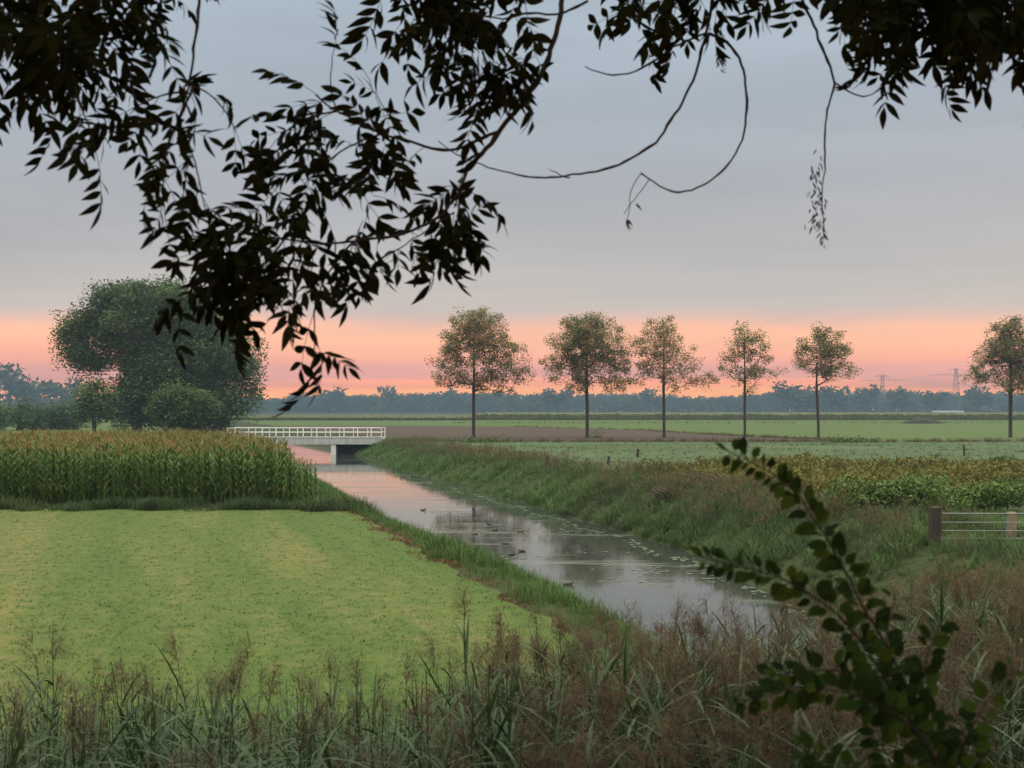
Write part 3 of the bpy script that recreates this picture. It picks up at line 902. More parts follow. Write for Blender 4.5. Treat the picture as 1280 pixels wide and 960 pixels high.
ROW = [
    (592, 547, 'rounded row tree with a wide airy crown, first tree right of the white bridge', 398, 0.02, 0.20,
     [(598, 425, 38, 36, 1), (565, 440, 22, 26, .8), (632, 450, 26, 24, .8), (575, 470, 30, 14, .8), (612, 472, 26, 16, .8), (590, 402, 24, 16, .9), (640, 468, 18, 12, .7), (552, 468, 10, 12, .6), (625, 486, 14, 6, .6)], 1.0, 0.16),
    (734, 544, 'round topped row tree with layered branches, second tree from the bridge', 402, 0.0, 0.20,
     [(735, 420, 42, 28, 1), (705, 445, 26, 18, .8), (765, 450, 22, 26, .85), (735, 455, 34, 22, .8), (697, 468, 18, 8, .7), (770, 474, 20, 12, .8), (722, 478, 20, 10, .7), (740, 402, 22, 10, .8), (775, 436, 10, 16, .7)], 0.98, 0.0),
    (830, 544, 'thin leaved pointed row tree with one low branch reaching right', 400, 0.0, 0.17,
     [(830, 422, 24, 30, .8), (808, 440, 18, 22, .6), (855, 446, 18, 18, .7), (826, 460, 30, 18, .55), (802, 470, 14, 10, .6), (870, 470, 22, 8, .8), (850, 480, 12, 8, .7), (832, 402, 12, 12, .6), (800, 428, 8, 12, .5)], 0.98, 0.25),
    (931, 545, 'narrow row tree with dark tufted leaf clumps and a straight stem', 412, 0.0, 0.15,
     [(934, 428, 22, 20, .9), (915, 446, 14, 16, .8), (952, 446, 16, 16, .8), (935, 462, 24, 14, .8), (906, 462, 10, 9, .8), (966, 462, 10, 10, .9), (944, 482, 16, 8, .6), (925, 412, 10, 10, .6), (944, 416, 8, 10, .6)], 1.0, -0.1),
    (1023, 547, 'vase shaped row tree with a forked stem and crown leaning right', 420, 0.015, 0.16,
     [(1026, 430, 24, 18, 1), (1045, 446, 22, 16, 1), (1010, 448, 16, 16, .8), (1060, 462, 16, 10, .9), (1035, 464, 24, 10, .9), (998, 455, 9, 12, .8), (1002, 434, 10, 8, .6), (1025, 415, 12, 8, .7)], 0.95, -0.1),
    (1263, 546, 'dense crowned row tree standing alone at the right edge of the picture', 412, 0.0, 0.20,
     [(1262, 430, 32, 26, 1), (1240, 452, 24, 20, 1), (1285, 450, 26, 22, 1), (1230, 470, 18, 8, .9), (1262, 472, 28, 14, 1), (1262, 408, 22, 10, .9), (1292, 474, 16, 10, .8)], 0.95, -0.12),
]
for i, (u, v, lab, vtop_, lean, rm, items, sp, tint) in enumerate(ROW):
    Y = 152.0 + (i % 3)
    b = P(u, v, Y); b[2] = float(ground_z(b[0], b[1]))
    h = (v - vtop_) * Y / F
    tr = trunk_line(h, lean, 0.035, seed=40 + i)
    if i == 4:
        tr = trunk_line(h * 0.72, 0.0, 0.03, seed=47)
    mu = np.mean([q[0] for q in items]); mv = np.mean([q[1] for q in items])
    items = [(mu + (q[0] - mu) * 1.07, mv + (q[1] - mv) * 1.04, q[2] * 1.14, q[3] * 1.10, q[4]) for q in items]
    tree('row_tree', lab, 'tree', b, tr, px_lobes(u, v, Y, items), sp * 1.1, 0.25, 78, 0.40, M['rowleaf'], 100 + i, 'trees in the roadside row', rm * 1.12, 0.6, 0.6, 0.4, tint)

# weedy tufts at the feet of the row trees
for u, w, lab in [(745, 10, 'low dark weeds around the foot of the second row tree'), (1062, 40, 'low dark bramble mound beside the forked row tree'), (604, 46, 'strip of dark weeds at the foot of the first row tree')]:
    b = G(u, 553.5 if w > 20 else 548); mb = MB()
    n = 500 if w > 20 else 140
    r = w * b[1] / F
    c = np.stack([rng.normal(0, r * 0.45, n), rng.normal(0, 0.5, n), np.abs(rng.normal(0, 0.28, n)) * (1.1 if w > 20 else 1.8)], -1)
    leaf_quads(mb, c, 0.25)
    tag(mb.build('weed_clump', M['bushleaf'], loc=b), lab, 'weeds', kind='stuff')

# big old trees at the left
YB = 172.0
def big(u, v, lab, items, seed, vtop_, rm=0.7, sp=2.25, per=430, lmat=None, leaf=0.44, cl=1.05, Y=YB, name='willow_tree', grp=None):
    b = P(u, v, Y); b[2] = 0
    tree(name, lab, 'tree', b, trunk_line((544 - vtop_) * Y / F * 0.85, 0, 0.06, seed=seed), px_lobes(u, 544, Y, items, 0.8), sp, leaf, per, cl, lmat or M['bigleaf'], seed, grp, rm, 1.2, 0.42, 0.55)
big(172, 544, 'huge broad dark green tree with a hanging left side behind the maize', [
    (165, 400, 52, 40, 1), (210, 400, 40, 44, 1), (120, 415, 36, 28, 1), (100, 425, 22, 18, 1), (135, 455, 30, 18, .8), (180, 470, 40, 44, 1), (205, 450, 46, 50, 1), (185, 372, 48, 18, 1), (110, 445, 20, 12, .8), (165, 505, 32, 28, 1.1), (125, 398, 26, 16, .9), (92, 410, 12, 9, 1), (88, 432, 12, 8, 1), (97, 446, 10, 7, .9), (112, 462, 11, 9, .8), (140, 374, 16, 9, 1), (215, 362, 18, 9, 1), (160, 362, 14, 8, 1), (150, 525, 18, 16, 1.2), (185, 525, 24, 16, 1.2), (205, 500, 24, 30, 1), (160, 480, 24, 24, 1)], 301, 352)
big(262, 544, 'broad dark tree whose right side droops towards the bridge', [
    (262, 430, 42, 44, 1), (290, 455, 32, 30, 1), (245, 400, 30, 30, 1), (255, 480, 42, 36, 1), (300, 480, 20, 22, 1), (285, 508, 24, 16, .8), (240, 515, 36, 22, 1.1), (270, 385, 22, 20, 1), (300, 440, 20, 16, 1), (310, 460, 12, 14, .9), (306, 502, 14, 14, .8), (270, 520, 26, 16, 1.1), (250, 450, 40, 40, 1)], 302, 362)
big(118, 544, 'low bushy dark tree under the left side of the huge broad tree', [
    (116, 492, 22, 18, 1.1), (108, 512, 16, 14, .8), (128, 508, 16, 18, .8)], 303, 476, 0.25, 1.1, 120, None, 0.40, 0.65, 150.0, 'small_tree')
big(228, 544, 'rounded lighter green bush tree in front of the two big trees', [
    (228, 500, 34, 22, 1.2), (220, 512, 32, 18, 1.1), (243, 508, 24, 20, 1.0)], 304, 474, 0.22, 1.05, 130, M['bushleaf'], 0.36, 0.6, 148.0, 'small_tree')


def bush(name, label, cat, u, vb, Y, w, h, mat, n, leaf, seed, depth=None, group=None, stems=True, flat=0.3):
    r = np.random.default_rng(seed)
    b = P(u, vb, Y); b[2] = float(ground_z(b[0], b[1]))
    t = thing(name, label, cat, b, group)
    depth = depth or w * 0.8
    # several unequal lumps
    c = []; nl = 9
    for k in range(nl):
        q = np.array([r.uniform(-0.62, 0.62) * w / 2, r.uniform(-0.6, 0.6) * depth / 2, r.uniform(0.2, 0.62) * h])
        s = np.array([w * 0.24, depth * 0.24, h * 0.36]) * r.uniform(0.7, 1.15)
        m = n // nl
        d = r.normal(size=(m, 3)); d /= np.linalg.norm(d, axis=1, keepdims=True)
        c.append(q + d * s * r.uniform(0.35, 1.08, (m, 1)) ** 0.6)
    c = np.concatenate(c); c[:, 2] = np.abs(c[:, 2])
    lb = MB(); leaf_quads(lb, c, leaf, np.clip(r.normal(0.45, 0.25, len(c)), 0, 1), flat)
    lb.build('foliage', mat, t)
    if stems:
        sb = MB()
        for k in range(7):
            e = np.array([r.uniform(-0.35, 0.35) * w, r.uniform(-0.3, 0.3) * depth, h * r.uniform(0.5, 0.8)])
            s = np.array([r.uniform(-0.08, 0.08) * w, r.uniform(-0.08, 0.08) * depth, -0.05])
            sb.tube([s, s * 0.5 + e * 0.45 + [0, 0, 0.05 * h], e], [0.03 * h, 0.018 * h, 0.006 * h], 5)
        sb.build('stem', M['bark'], t)
    return t


for k, (u, w, h, lab) in enumerate([(-6, 8, 5.6, 'dusky round willow cut off by the left edge of the picture'), (24, 7, 5.4, 'pale grey green round willow second from the left edge'),
                                    (44, 6.5, 5.8, 'dark round willow third from the left edge of the picture'), (70, 7, 5.7, 'hazy grey green willow fourth from the left edge'), (92, 6, 5.4, 'dark willow next to the low bushy tree under the big tree')]):
    bush('round_willow', lab, 'tree', u, 537, 205.0 + 2 * k, w, h, M['bigleaf'], 2400, 0.42, 500 + k, group='round willows at the left')
bush('clipped_bush', 'low pale green dome shaped bush just behind the maize by the bridge', 'bush', 233, 548, 128.0, 4.8, 2.0, M['moundleaf'], 2600, 0.16, 520)
bush('brown_hedge', 'low brown scrub hedge behind the maize below the huge tree', 'hedge', 155, 549, 126.0, 6.5, 1.25, M['brownleaf'], 2400, 0.2, 521, 2.0)
bush('brown_hedge', 'low brown scrub hedge to the right behind the maize next to the dome bush', 'hedge', 196, 549, 125.0, 4.0, 1.2, M['brownleaf'], 1600, 0.2, 522, 2.0)
bush('brown_hedge', 'dull brown scrub at the left behind the maize under the small tree', 'hedge', 95, 548, 135.0, 6.0, 1.3, M['brownleaf'], 1800, 0.2, 523, 2.0)
bush('bramble_thicket', 'bright green bramble thicket behind the field gate', 'bramble', 1120, 648, 41, 4.6, 1.4, M['bramble'], 8500, 0.13, 530, 3.2)
bush('bramble_thicket', 'bright green bramble continuing behind the gate rails at the right', 'bramble', 1225, 652, 42, 4.2, 1.25, M['bramble'], 7000, 0.13, 531, 3.0)
bush('brown_bush', 'small brown purple bush on top of the right bank', 'bush', 882, 610, 55.0, 2.6, 0.95, M['brownleaf'], 1800, 0.10, 532)
bush('green_bush', 'dark green bush at the far side of the yellow crop near the right edge', 'bush', 1251, 577, 74.0, 2.6, 0.8, M['bushleaf'], 1400, 0.14, 533)
bush('dock_plant', 'dried orange brown dock plant on the right bank', 'weed', 958, 640, 42.0, 1.0, 0.65, M['orange'], 900, 0.09, 534)
bush('brown_bush', 'low brown bush on the right bank between the fence posts and the water', 'bush', 838, 615, 53.0, 1.8, 0.7, M['brownleaf'], 1200, 0.09, 535)

# manure heap in the far meadow
b = G(1152, 529.5); t = MB()
nu, nv = 40, 14
V = []
for j in range(nv):
    q = j / (nv - 1)
    for i in range(nu):
        a = i / nu * 2 * np.pi
        rr = (1 - q ** 1.6) * (1 + 0.12 * math.sin(3 * a + 1) + rng.normal(0, 0.03))
        V.append((rr * 4.9 * math.cos(a), rr * 2.6 * math.sin(a), 1.75 * q * (1 + 0.12 * math.sin(2 * a)) + rng.normal(0, 0.05) - 0.05))
i = np.arange(nv - 1)[:, None] * nu; k = np.arange(nu)[None]; k2 = (k + 1) % nu
t.add(V, np.stack([i + k, i + k2, i + nu + k2, i + nu + k], -1).reshape(-1, 4))
hp = thing('manure_heap', 'long dark manure heap lying in the far green meadow', 'heap', b)
t.build('heap', M['manure'], hp, smooth=True)
lb = MB(); c = np.stack([rng.uniform(-5, 5, 350), rng.uniform(-2.6, -1.5, 350), np.abs(rng.normal(0, 0.4, 350))], -1); leaf_quads(lb, c, 0.3)
lb.build('weeds', M['bushleaf'], hp)


# far maize crop with a dark front face
def far_crop():
    mb = MB()
    for (x0, x1, y0, y1, hh) in [(-12, 260, 405, 640, 1.9), (-112, -12, 400, 640, 0.8)]:
        ys = np.concatenate([[y0, y0 + 0.2], np.linspace(y0 + 3, y1, 30)]); xs = np.linspace(x0, x1, 240)
        X, Yg = np.meshgrid(xs, ys)
        Z = hh + rng.normal(0, 0.16, X.shape); Z[0] = 0; 
        n, k = X.shape
        i = np.arange(n - 1)[:, None] * k + np.arange(k - 1)[None]
        mb.add(np.stack([X, Yg, Z], -1), np.stack([i, i + 1, i + k + 1, i + k], -1).reshape(-1, 4), 0, rng.uniform(0.2, 0.8, X.size))
        nb = 6000
        c = np.stack([rng.uniform(x0, x1, nb), y0 + rng.uniform(0, 1, nb) ** 2 * 120, np.full(nb, hh)], -1)
        c[: nb // 2, 1] = y0 - rng.uniform(0, 0.6, nb // 2); c[: nb // 2, 2] = rng.uniform(0.1, hh, nb // 2)
        leaf_quads(mb, c, 0.55)
    tag(mb.build('far_crop', M['crop']), 'wide yellow green crop stretching below the far wood', 'crop', kind='stuff')


far_crop()

# ------------------------------------------------------------------ far woods
def far_tree_template(seed, bare=False):
    r = np.random.default_rng(seed); mb = MB()
    c = []
    for k in range(12):
        q = np.array([r.uniform(-0.30, 0.30), r.uniform(-0.3, 0.3), r.uniform(0.28, 0.82)])
        s = r.uniform(0.13, 0.24)
        d = r.normal(size=(42, 3)); d /= np.linalg.norm(d, axis=1, keepdims=True)
        c.append(q + d * s * r.uniform(0.4, 1.05, (42, 1)))
    c = np.concatenate(c); c[:, 2] = np.clip(c[:, 2], 0.08, 1.05)
    leaf_quads(mb, c, 0.125, r.uniform(0, 1, len(c)))
    tk = MB(); tk.tube([(0, 0, -0.01), (0.01, 0, 0.3), (0, 0.01, 0.7)], [0.025, 0.02, 0.006], 6)
    return mb, tk


FT = [far_tree_template(700 + k) for k in range(7)]
OUT = [(-80, 496), (300, 494), (360, 491), (420, 492), (470, 492), (540, 490), (600, 489), (650, 490), (690, 492), (740, 489), (800, 491), (860, 493), (900, 494), (950, 492), (975, 486), (1050, 488), (1100, 487), (1150, 490), (1200, 490), (1240, 488), (1400, 487)]
out_v = lambda u: np.interp(u, [p[0] for p in OUT], [p[1] for p in OUT])
mb = MB()
for (y0, y1, n, dv) in [(1450, 1560, 200, 2), (1640, 1780, 160, 0), (2050, 2350, 160, 2), (1380, 1440, 70, 12)]:
    u = np.sort(rng.uniform(-90, 1370, n)); Y = rng.uniform(y0, y1, n)
    h = (CZ + (HV - out_v(u) - dv) / F * Y) * rng.uniform(0.72, 1.06, n)
    x = (u - 640) / F * Y
    kind = rng.integers(0, 7, n)
    for k in range(7):
        ii = np.nonzero(kind == k)[0]
        sc = np.stack([h[ii] * rng.uniform(1.0, 1.7, len(ii)), h[ii] * rng.uniform(1.0, 1.4, len(ii)), h[ii]], -1)
        mb.inst(FT[k][0], np.stack([x[ii], Y[ii], 0 * x[ii]], -1), None, sc, rng.uniform(0, 1, len(ii)))
        mb.inst(FT[k][1], np.stack([x[ii], Y[ii], 0 * x[ii]], -1), None, sc)
# low scrub filling the foot of the belt
c = np.stack([rng.uniform(-900, 900, 26000), rng.uniform(1430, 1640, 26000), np.minimum(np.abs(rng.normal(0, 8, 26000)), 15)], -1)
c[:, 0] *= 0.9
leaf_quads(mb, c, 4.6)
tag(mb.build('far_wood', M['farleaf']), 'blue grey belt of hazy trees along the horizon', 'wood', kind='stuff')
FTM = [(a.mesh('crown', [M['farleaf']]), b_.mesh('trunk', [M['bark']])) for a, b_ in FT]
for i, (u, v, Y, w, lab) in enumerate([
        (12, 458, 640, 1.15, 'tall hazy tree with a rounded crown at the far left behind the willows'), (38, 474, 660, 1.1, 'lower hazy tree sloping down right of the far left rounded crown'),
        (78, 471, 620, 1.5, 'hazy broad tree between the far left crown and the huge tree'),
        (484, 484, 900, 0.9, 'upright hazy tree poking out of the far wood above the bridge end'), (418, 485, 900, 1.4, 'hazy flat topped tree in the far wood left of the upright one'),
        (568, 486, 900, 1.3, 'hazy round tree in the far wood beside the first row tree'), (697, 486, 760, 1.5, 'darker flat tree in the far wood left of the second row tree'),
        (812, 488, 880, 1.5, 'hazy low tree in the far wood behind the third row tree'), (985, 479, 740, 1.2, 'tall hazy tree left behind the forked row tree'),
        (1008, 481, 745, 1.2, 'tall hazy tree directly behind the stem of the forked row tree'), (1040, 484, 745, 1.4, 'hazy tree right behind the forked row tree'),
        (1085, 482, 780, 1.2, 'hazy tree left of the fainter pylon'), (1128, 484, 780, 1.4, 'hazy tree right of the fainter pylon'),
        (1168, 489, 780, 1.3, 'hazy round tree between the two pylons'), (1222, 485, 780, 1.4, 'hazy tree behind the left side of the last row tree')]):
    b = P(u, HV, Y); b[2] = 0
    Y *= 1.6; b = P(u, HV, Y); b[2] = 0
    h = (CZ + (HV - v) / F * Y) * 1.08
    t = thing('distant_tree', lab, 'tree', b, 'hazy trees standing out of the far wood')
    for me, nm in zip(FTM[i % 7], ('crown', 'trunk')):
        c = bpy.data.objects.new(nm, me); COL.objects.link(c); c.parent = t; c.scale = (h * w, h * w, h)


# ------------------------------------------------------------------ pylons and shed
def pylon(u, v, Y, lab):
    b = P(u, HV, Y); b[2] = 0; h = CZ + (HV - v) / F * Y
    t = thing('pylon', lab, 'pylon', b, 'pylons on the horizon')
    def lattice(mb, p0, p1, r): mb.frustums(np.array([p0], float), np.array([p1], float), np.array([r]), np.array([r]), 4)
    m = MB(); th = 0.12
    lev = [0, 0.22, 0.42, 0.58, 0.72, 0.84, 0.94, 1.0]
    wid = [0.12, 0.09, 0.066, 0.05, 0.038, 0.03, 0.025, 0.012]
    cor = [(-1, -1), (1, -1), (1, 1), (-1, 1)]
    for a in range(7):
        for j, (sx, sy) in enumerate(cor):
            nx, ny = cor[(j + 1) % 4]
            A = (sx * wid[a] * h, sy * wid[a] * h, lev[a] * h); B = (sx * wid[a + 1] * h, sy * wid[a + 1] * h, lev[a + 1] * h)
            C = (nx * wid[a + 1] * h, ny * wid[a + 1] * h, lev[a + 1] * h); D = (nx * wid[a] * h, ny * wid[a] * h, lev[a] * h)
            lattice(m, A, B, th * 1.3); lattice(m, A, C, th * 0.7); lattice(m, D, B, th * 0.7); lattice(m, B, C, th * 0.7)
    m.build('tower', M['steel'], t)
    arm = 0.60 * h if v < 466 else 0.62 * h
    for zz, L in ((0.86, arm), (0.97, arm * 0.30)):
        c = MB()
        for s in (-1, 1):
            for sy in (-1, 1):
                lattice(c, (0, sy * 0.03 * h, zz * h), (s * L, 0, zz * h), th)
                lattice(c, (0, sy * 0.03 * h, (zz + 0.045) * h), (s * L, 0, zz * h), th * 0.7)
            for q in np.linspace(0.15, 0.85, 5):
                lattice(c, (s * L * q, 0, zz * h), (s * L * q, 0, (zz + 0.045 * (1 - q)) * h), th * 0.6)
            if zz < 0.9:
                for q in (0.55, 0.98):
                    lattice(c, (s * L * q, 0, zz * h), (s * L * q, 0, (zz - 0.06) * h), th * 0.8)
        c.build('crossarm', M['steel'], t)


pylon(1195, 461, 1300.0, 'grey lattice pylon with a wide crossarm, nearer one left of the last row tree')
pylon(1103, 469, 1350.0, 'fainter lattice pylon right of the forked row tree')
b = P(1184, HV, 720.0); b[2] = 0
t = thing('farm_shed', 'long low white farm shed below the nearer pylon', 'shed', b)
m = MB(); m.box((-9, -3, 0), (9, 3, 1.9)); m.build('wall', M['shed'], t)
m = MB(); m.add([(-9.3, -3.3, 1.91), (9.3, -3.3, 1.91), (9.3, 0, 2.9), (-9.3, 0, 2.9), (9.3, 3.3, 1.91), (-9.3, 3.3, 1.91)], [(0, 1, 2, 3), (3, 2, 4, 5)])
m.add([(-9.3, -3.3, 1.91), (-9.3, 0, 2.9), (-9.3, 3.3, 1.91), (9.3, -3.3, 1.91), (9.3, 0, 2.9), (9.3, 3.3, 1.91)], [(0, 1, 2), (3, 5, 4)])
m.build('roof', M['shedroof'], t)
m = MB(); m.box((-1.5, -3.06, 0), (1.5, -3.0, 1.7)); m.build('door', M['shedroof'], t)


# ------------------------------------------------------------------ bridge
def bridge():
    Y0, Y1 = 139.0, 143.0
    X = lambda u: (u - 640) / F * Y0
    Z = lambda v: CZ - (v - HV) / F * Y0
    xl, xr = X(283), X(478)
    t = thing('bridge', 'white painted footbridge with railings crossing the canal', 'bridge', ((xl + xr) / 2, (Y0 + Y1) / 2, WZ))
    L = np.array(t.location)
    def part(name, mb, mat):
        mb.v = [q - L for q in mb.v]
        return mb.build(name, mat, t)
    zt = Z(547.5); zb = Z(555.5)
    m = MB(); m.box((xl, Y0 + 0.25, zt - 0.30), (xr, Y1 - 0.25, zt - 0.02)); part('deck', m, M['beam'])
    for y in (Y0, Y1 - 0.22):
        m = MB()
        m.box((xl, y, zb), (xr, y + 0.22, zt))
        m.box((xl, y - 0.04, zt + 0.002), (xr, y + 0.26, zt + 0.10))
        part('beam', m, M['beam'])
    zr = Z(534.5)
    nposts = 12
    for y in (Y0 + 0.06, Y1 - 0.16):
        m = MB()
        m.box((xl, y - 0.02, zr - 0.08), (xr, y + 0.12, zr))
        part('handrail', m, M['white'])
        m = MB(); zm = (zr + zt) / 2 + 0.05
        m.box((xl + 0.02, y + 0.02, zm - 0.045), (xr - 0.02, y + 0.08, zm + 0.03)); part('rail', m, M['white'])
        for k in range(nposts):
            x = xl + 0.06 + (xr - xl - 0.22) * k / (nposts - 1)
            m = MB(); m.box((x, y - 0.01, zt + 0.103), (x + 0.085, y + 0.11, zr - 0.083)); part('post', m, M['white'])
    for y in (Y0 + 0.1, Y1 - 0.7):
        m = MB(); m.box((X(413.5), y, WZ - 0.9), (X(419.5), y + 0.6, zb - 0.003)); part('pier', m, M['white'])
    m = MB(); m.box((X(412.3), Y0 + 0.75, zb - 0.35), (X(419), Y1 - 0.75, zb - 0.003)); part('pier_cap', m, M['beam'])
    m = MB()
    for k in range(20):
        x = X(420.2) + k * 0.24
        m.box((x, Y0 + 1.6 + 0.03 * (k % 2), WZ - 0.9), (x + 0.225, Y0 + 1.85 + 0.03 * (k % 2), zb - 0.01), 0)
    m.box((X(420.2), Y0 + 1.5, WZ + 0.45), (X(420.2) + 4.8, Y0 + 1.59, WZ + 0.62))
    m.box((X(420.2), Y0 + 1.95, WZ - 0.9), (X(478) + 0.4, Y1 - 0.3, zb - 0.02))
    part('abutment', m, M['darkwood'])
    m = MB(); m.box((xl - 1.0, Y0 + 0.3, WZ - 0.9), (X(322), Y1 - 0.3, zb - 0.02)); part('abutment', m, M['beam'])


bridge()


# ------------------------------------------------------------------ gate and posts
def post(name, label, u, v0, v1, w, mat, z=0.0, group=None, round_=False):
    b = G(u, v1, z); Y = b[1]; b[2] = float(ground_z(b[0], b[1]))
    h = (v1 - v0) * Y / F
    m = MB()
    s = w * Y / F / 2
    if round_:
        m.tube([(0, 0, -0.4), (0.01, 0, h * 0.5), (0.03, 0.01, h - 0.02), (0.03, 0.01, h)], [s, s, s * 0.95, s * 0.8], 10)
    else:
        V = []
        for z_, k in ((-0.4, 1.03), (h * 0.5, 1.0), (h - 0.025, 0.97), (h, 0.85)):
            for a, b2 in ((-1, -1), (1, -1), (1, 1), (-1, 1)):
                V.append((a * s * k + rng.normal(0, 0.004) + 0.02 * z_, b2 * s * k, z_))
        f = []
        for j in range(3):
            for q in range(4):
                f.append((j * 4 + q, j * 4 + (q + 1) % 4, j * 4 + 4 + (q + 1) % 4, j * 4 + 4 + q))
        m.add(V, f); m.add(V[-4:], [(0, 1, 2, 3)])
    return tag(m.build(name, mat, loc=b), label, 'post', group)


post('gate_post', 'thick dark timber gate post at the left end of the metal gate', 1168.5, 633, 682, 12, M['postwood'])
post('gate_post', 'pale timber post behind the metal gate near the right edge', 1264, 640, 676, 10, M['palewood'])
for u, v0, v1, w, lab in [(684, 570, 583, 3.2, 'left one of three small fence posts at the pasture edge'), (760.5, 570, 582, 3.6, 'middle one of three small fence posts, darkest and squarest'), (797, 561, 572, 3.2, 'right one of three small fence posts, standing alone in the pasture'), (1205, 556, 571, 2.4, 'thin stake in the brown weeds near the dark green bush')]:
    post('fence_post', lab, u, v0, v1, w, M['postwood'], group='small posts at the pasture edge', round_=True)


def gate():
    b = G(1176, 682); Y = b[1]; s = Y / F
    t = thing('field_gate', 'galvanised five bar metal field gate beside the dark post', 'gate', b)
    L = 3.4; zs = [(682 - v) * s for v in (641, 652, 662.5, 672, 681)]
    m = MB()
    m.tube([(0, 0, zs[-1] - 0.05), (0, 0, zs[0])], 0.022, 8); m.build('stile', M['galv'], t)
    m = MB(); m.tube([(L, 0, zs[-1] - 0.05), (L, 0, zs[0])], 0.022, 8); m.build('stile', M['galv'], t)
    for k, z in enumerate(zs):
        m = MB(); m.tube([(0.022, 0, z - 0.02), (L / 2, 0.0, z - 0.025), (L - 0.022, 0, z - 0.02)], 0.015 if k else 0.019, 8); m.build('rail', M['galv'], t)
    m = MB(); m.tube([(L * 0.5, 0.03, zs[-1]), (L * 0.5, 0.03, zs[0])], 0.016, 6); m.build('brace', M['galv'], t)
    for z in (zs[0] - 0.12, zs[-1] + 0.1):
        m = MB(); m.tube([(-0.06, 0, z), (-0.02, 0, z)], 0.02, 6); m.build('hinge', M['galv'], t)


gate()


# ------------------------------------------------------------------ water birds
def bird(u, v, lab, kind='coot', size=0.36, rz=0.0, grp=None):
    b = G(u, v, WZ); b[2] = WZ; size *= 0.72
    t = thing('water_bird', lab, 'bird', b, grp, rz)
    s = size
    m = MB()
    # one continuous loft: tail, body, neck, head
    spine = np.array([(-0.55, 0, 0.16), (-0.45, 0, 0.12), (-0.25, 0, 0.10), (0.0, 0, 0.10), (0.24, 0, 0.12), (0.36, 0, 0.18), (0.40, 0, 0.25), (0.43, 0, 0.31), (0.49, 0, 0.32), (0.54, 0, 0.31)]) * s
    rad = np.array([0.02, 0.07, 0.16, 0.20, 0.17, 0.085, 0.065, 0.09, 0.08, 0.03]) * s
    m.tube(spine, rad, 10)
    m.build('body', M[kind], t, smooth=True)
    m = MB(); m.tube(np.array([(0.53, 0, 0.315), (0.59, 0, 0.305), (0.64, 0, 0.295)]) * s, np.array([0.03, 0.022, 0.006]) * s, 6)
    m.build('bill', M['bill'], t, smooth=True)


WB = 'dark water birds on the canal'
for u, v, lab, kd, sz, rz in [
        (529, 638, 'small dark water bird nearest the bridge', 'mallard', 0.42, 0.3), (611, 656, 'dark water bird farthest of those by the pale sky reflection', 'coot', 0.36, 2.8),
        (619, 663.5, 'dark water bird on the middle of the pale sky reflection', 'coot', 0.36, 0.2), (651, 665, 'dark water bird at the right end of the pale sky reflection', 'mallard', 0.4, 0.1),
        (594, 668, 'dark water bird at the left end of the pale sky reflection', 'mallard', 0.36, 0.4), (632, 680, 'brown water bird between the pale sky reflection and the pair of dark birds', 'mallard', 0.4, 3.0),
        (640, 694, 'left one of the close pair of dark water birds', 'coot', 0.36, 0.2), (652, 689.5, 'right one of the close pair of dark water birds', 'coot', 0.36, 3.3),
        (728, 692, 'upright dark water bird alone in mid water', 'coot', 0.34, 1.3), (710, 731, 'largest dark water bird close to the left bank grass', 'mallard', 0.5, 0.3),
        (892, 717, 'dark water bird at the right beside the overhanging shrub', 'coot', 0.32, 2.9), (832, 678, 'white bird swimming near the right bank', 'gull', 0.34, 0.5)]:
    bird(u, v, lab, kd, sz, rz, WB if kd != 'gull' else None)


# ------------------------------------------------------------------ overhanging ash tree
def leaflet(mb, p, d, nrm, L, W, rnd, segs=5, prof=(0.10, 0.72, 1.0, 0.86, 0.5, 0.03), droop=0.25):
    d = d / np.linalg.norm(d); s = np.cross(d, nrm); s /= np.linalg.norm(s) + 1e-9; n = np.cross(s, d)
    V = []
    for k, w in enumerate(prof):
        t = k / (len(prof) - 1)
        c = p + d * L * t - n * droop * L * t * t
        V += [c - s * W * 0.5 * w + n * W * 0.10 * w, c, c + s * W * 0.5 * w + n * W * 0.10 * w]
    f = []
    for k in range(len(prof) - 1):
        a = k * 3
        f += [(a, a + 1, a + 4, a + 3), (a + 1, a + 2, a + 5, a + 4)]
    mb.add(V, f, 0, rnd)


def compound(seed, L=0.20, pairs=4):
    """ash leaf: a curved midrib with opposite leaflets and an end leaflet, along +Y"""
    r = np.random.default_rng(seed); mb = MB()
    bend = r.uniform(0.3, 1.1)
    q = np.linspace(0, 1, 8)
    pts = np.stack([0 * q + r.normal(0, 0.01) * q, L * np.sin(q * bend) / bend, -L * (1 - np.cos(q * bend)) / bend], -1)
    mb.tube(pts, np.linspace(0.0014, 0.0008, 8), 4, 0, 0.4, False)
    at = lambda t: np.array([np.interp(t, q, pts[:, i]) for i in range(3)])
    tan = lambda t: np.array([0, math.cos(t * bend), -math.sin(t * bend)])
    for k in range(pairs):
        t = 0.30 + 0.60 * k / (pairs - 1)
        for s in (-1, 1):
            if r.uniform() < 0.05: continue
            a = r.uniform(0.75, 1.15)
            d = tan(t) * math.cos(a) + np.array([s, 0, 0]) * math.sin(a) + np.array([0, 0, -r.uniform(0.05, 0.55)])
            leaflet(mb, at(t), d, np.array([r.normal(0, 0.35), r.normal(0, 0.35), 1.0]), r.uniform(0.066, 0.096), r.uniform(0.023, 0.032), r.uniform(), droop=r.uniform(0.05, 0.4))
    leaflet(mb, at(1), tan(1) + np.array([0, 0, -0.2]), np.array([r.normal(0, 0.3), 0.2, 1.0]), r.uniform(0.072, 0.10), r.uniform(0.025, 0.032), r.uniform(), droop=r.uniform(0, 0.3))
    return mb


CL = [compound(900 + k, rng.uniform(0.17, 0.24), int(rng.integers(3, 6))) for k in range(10)]


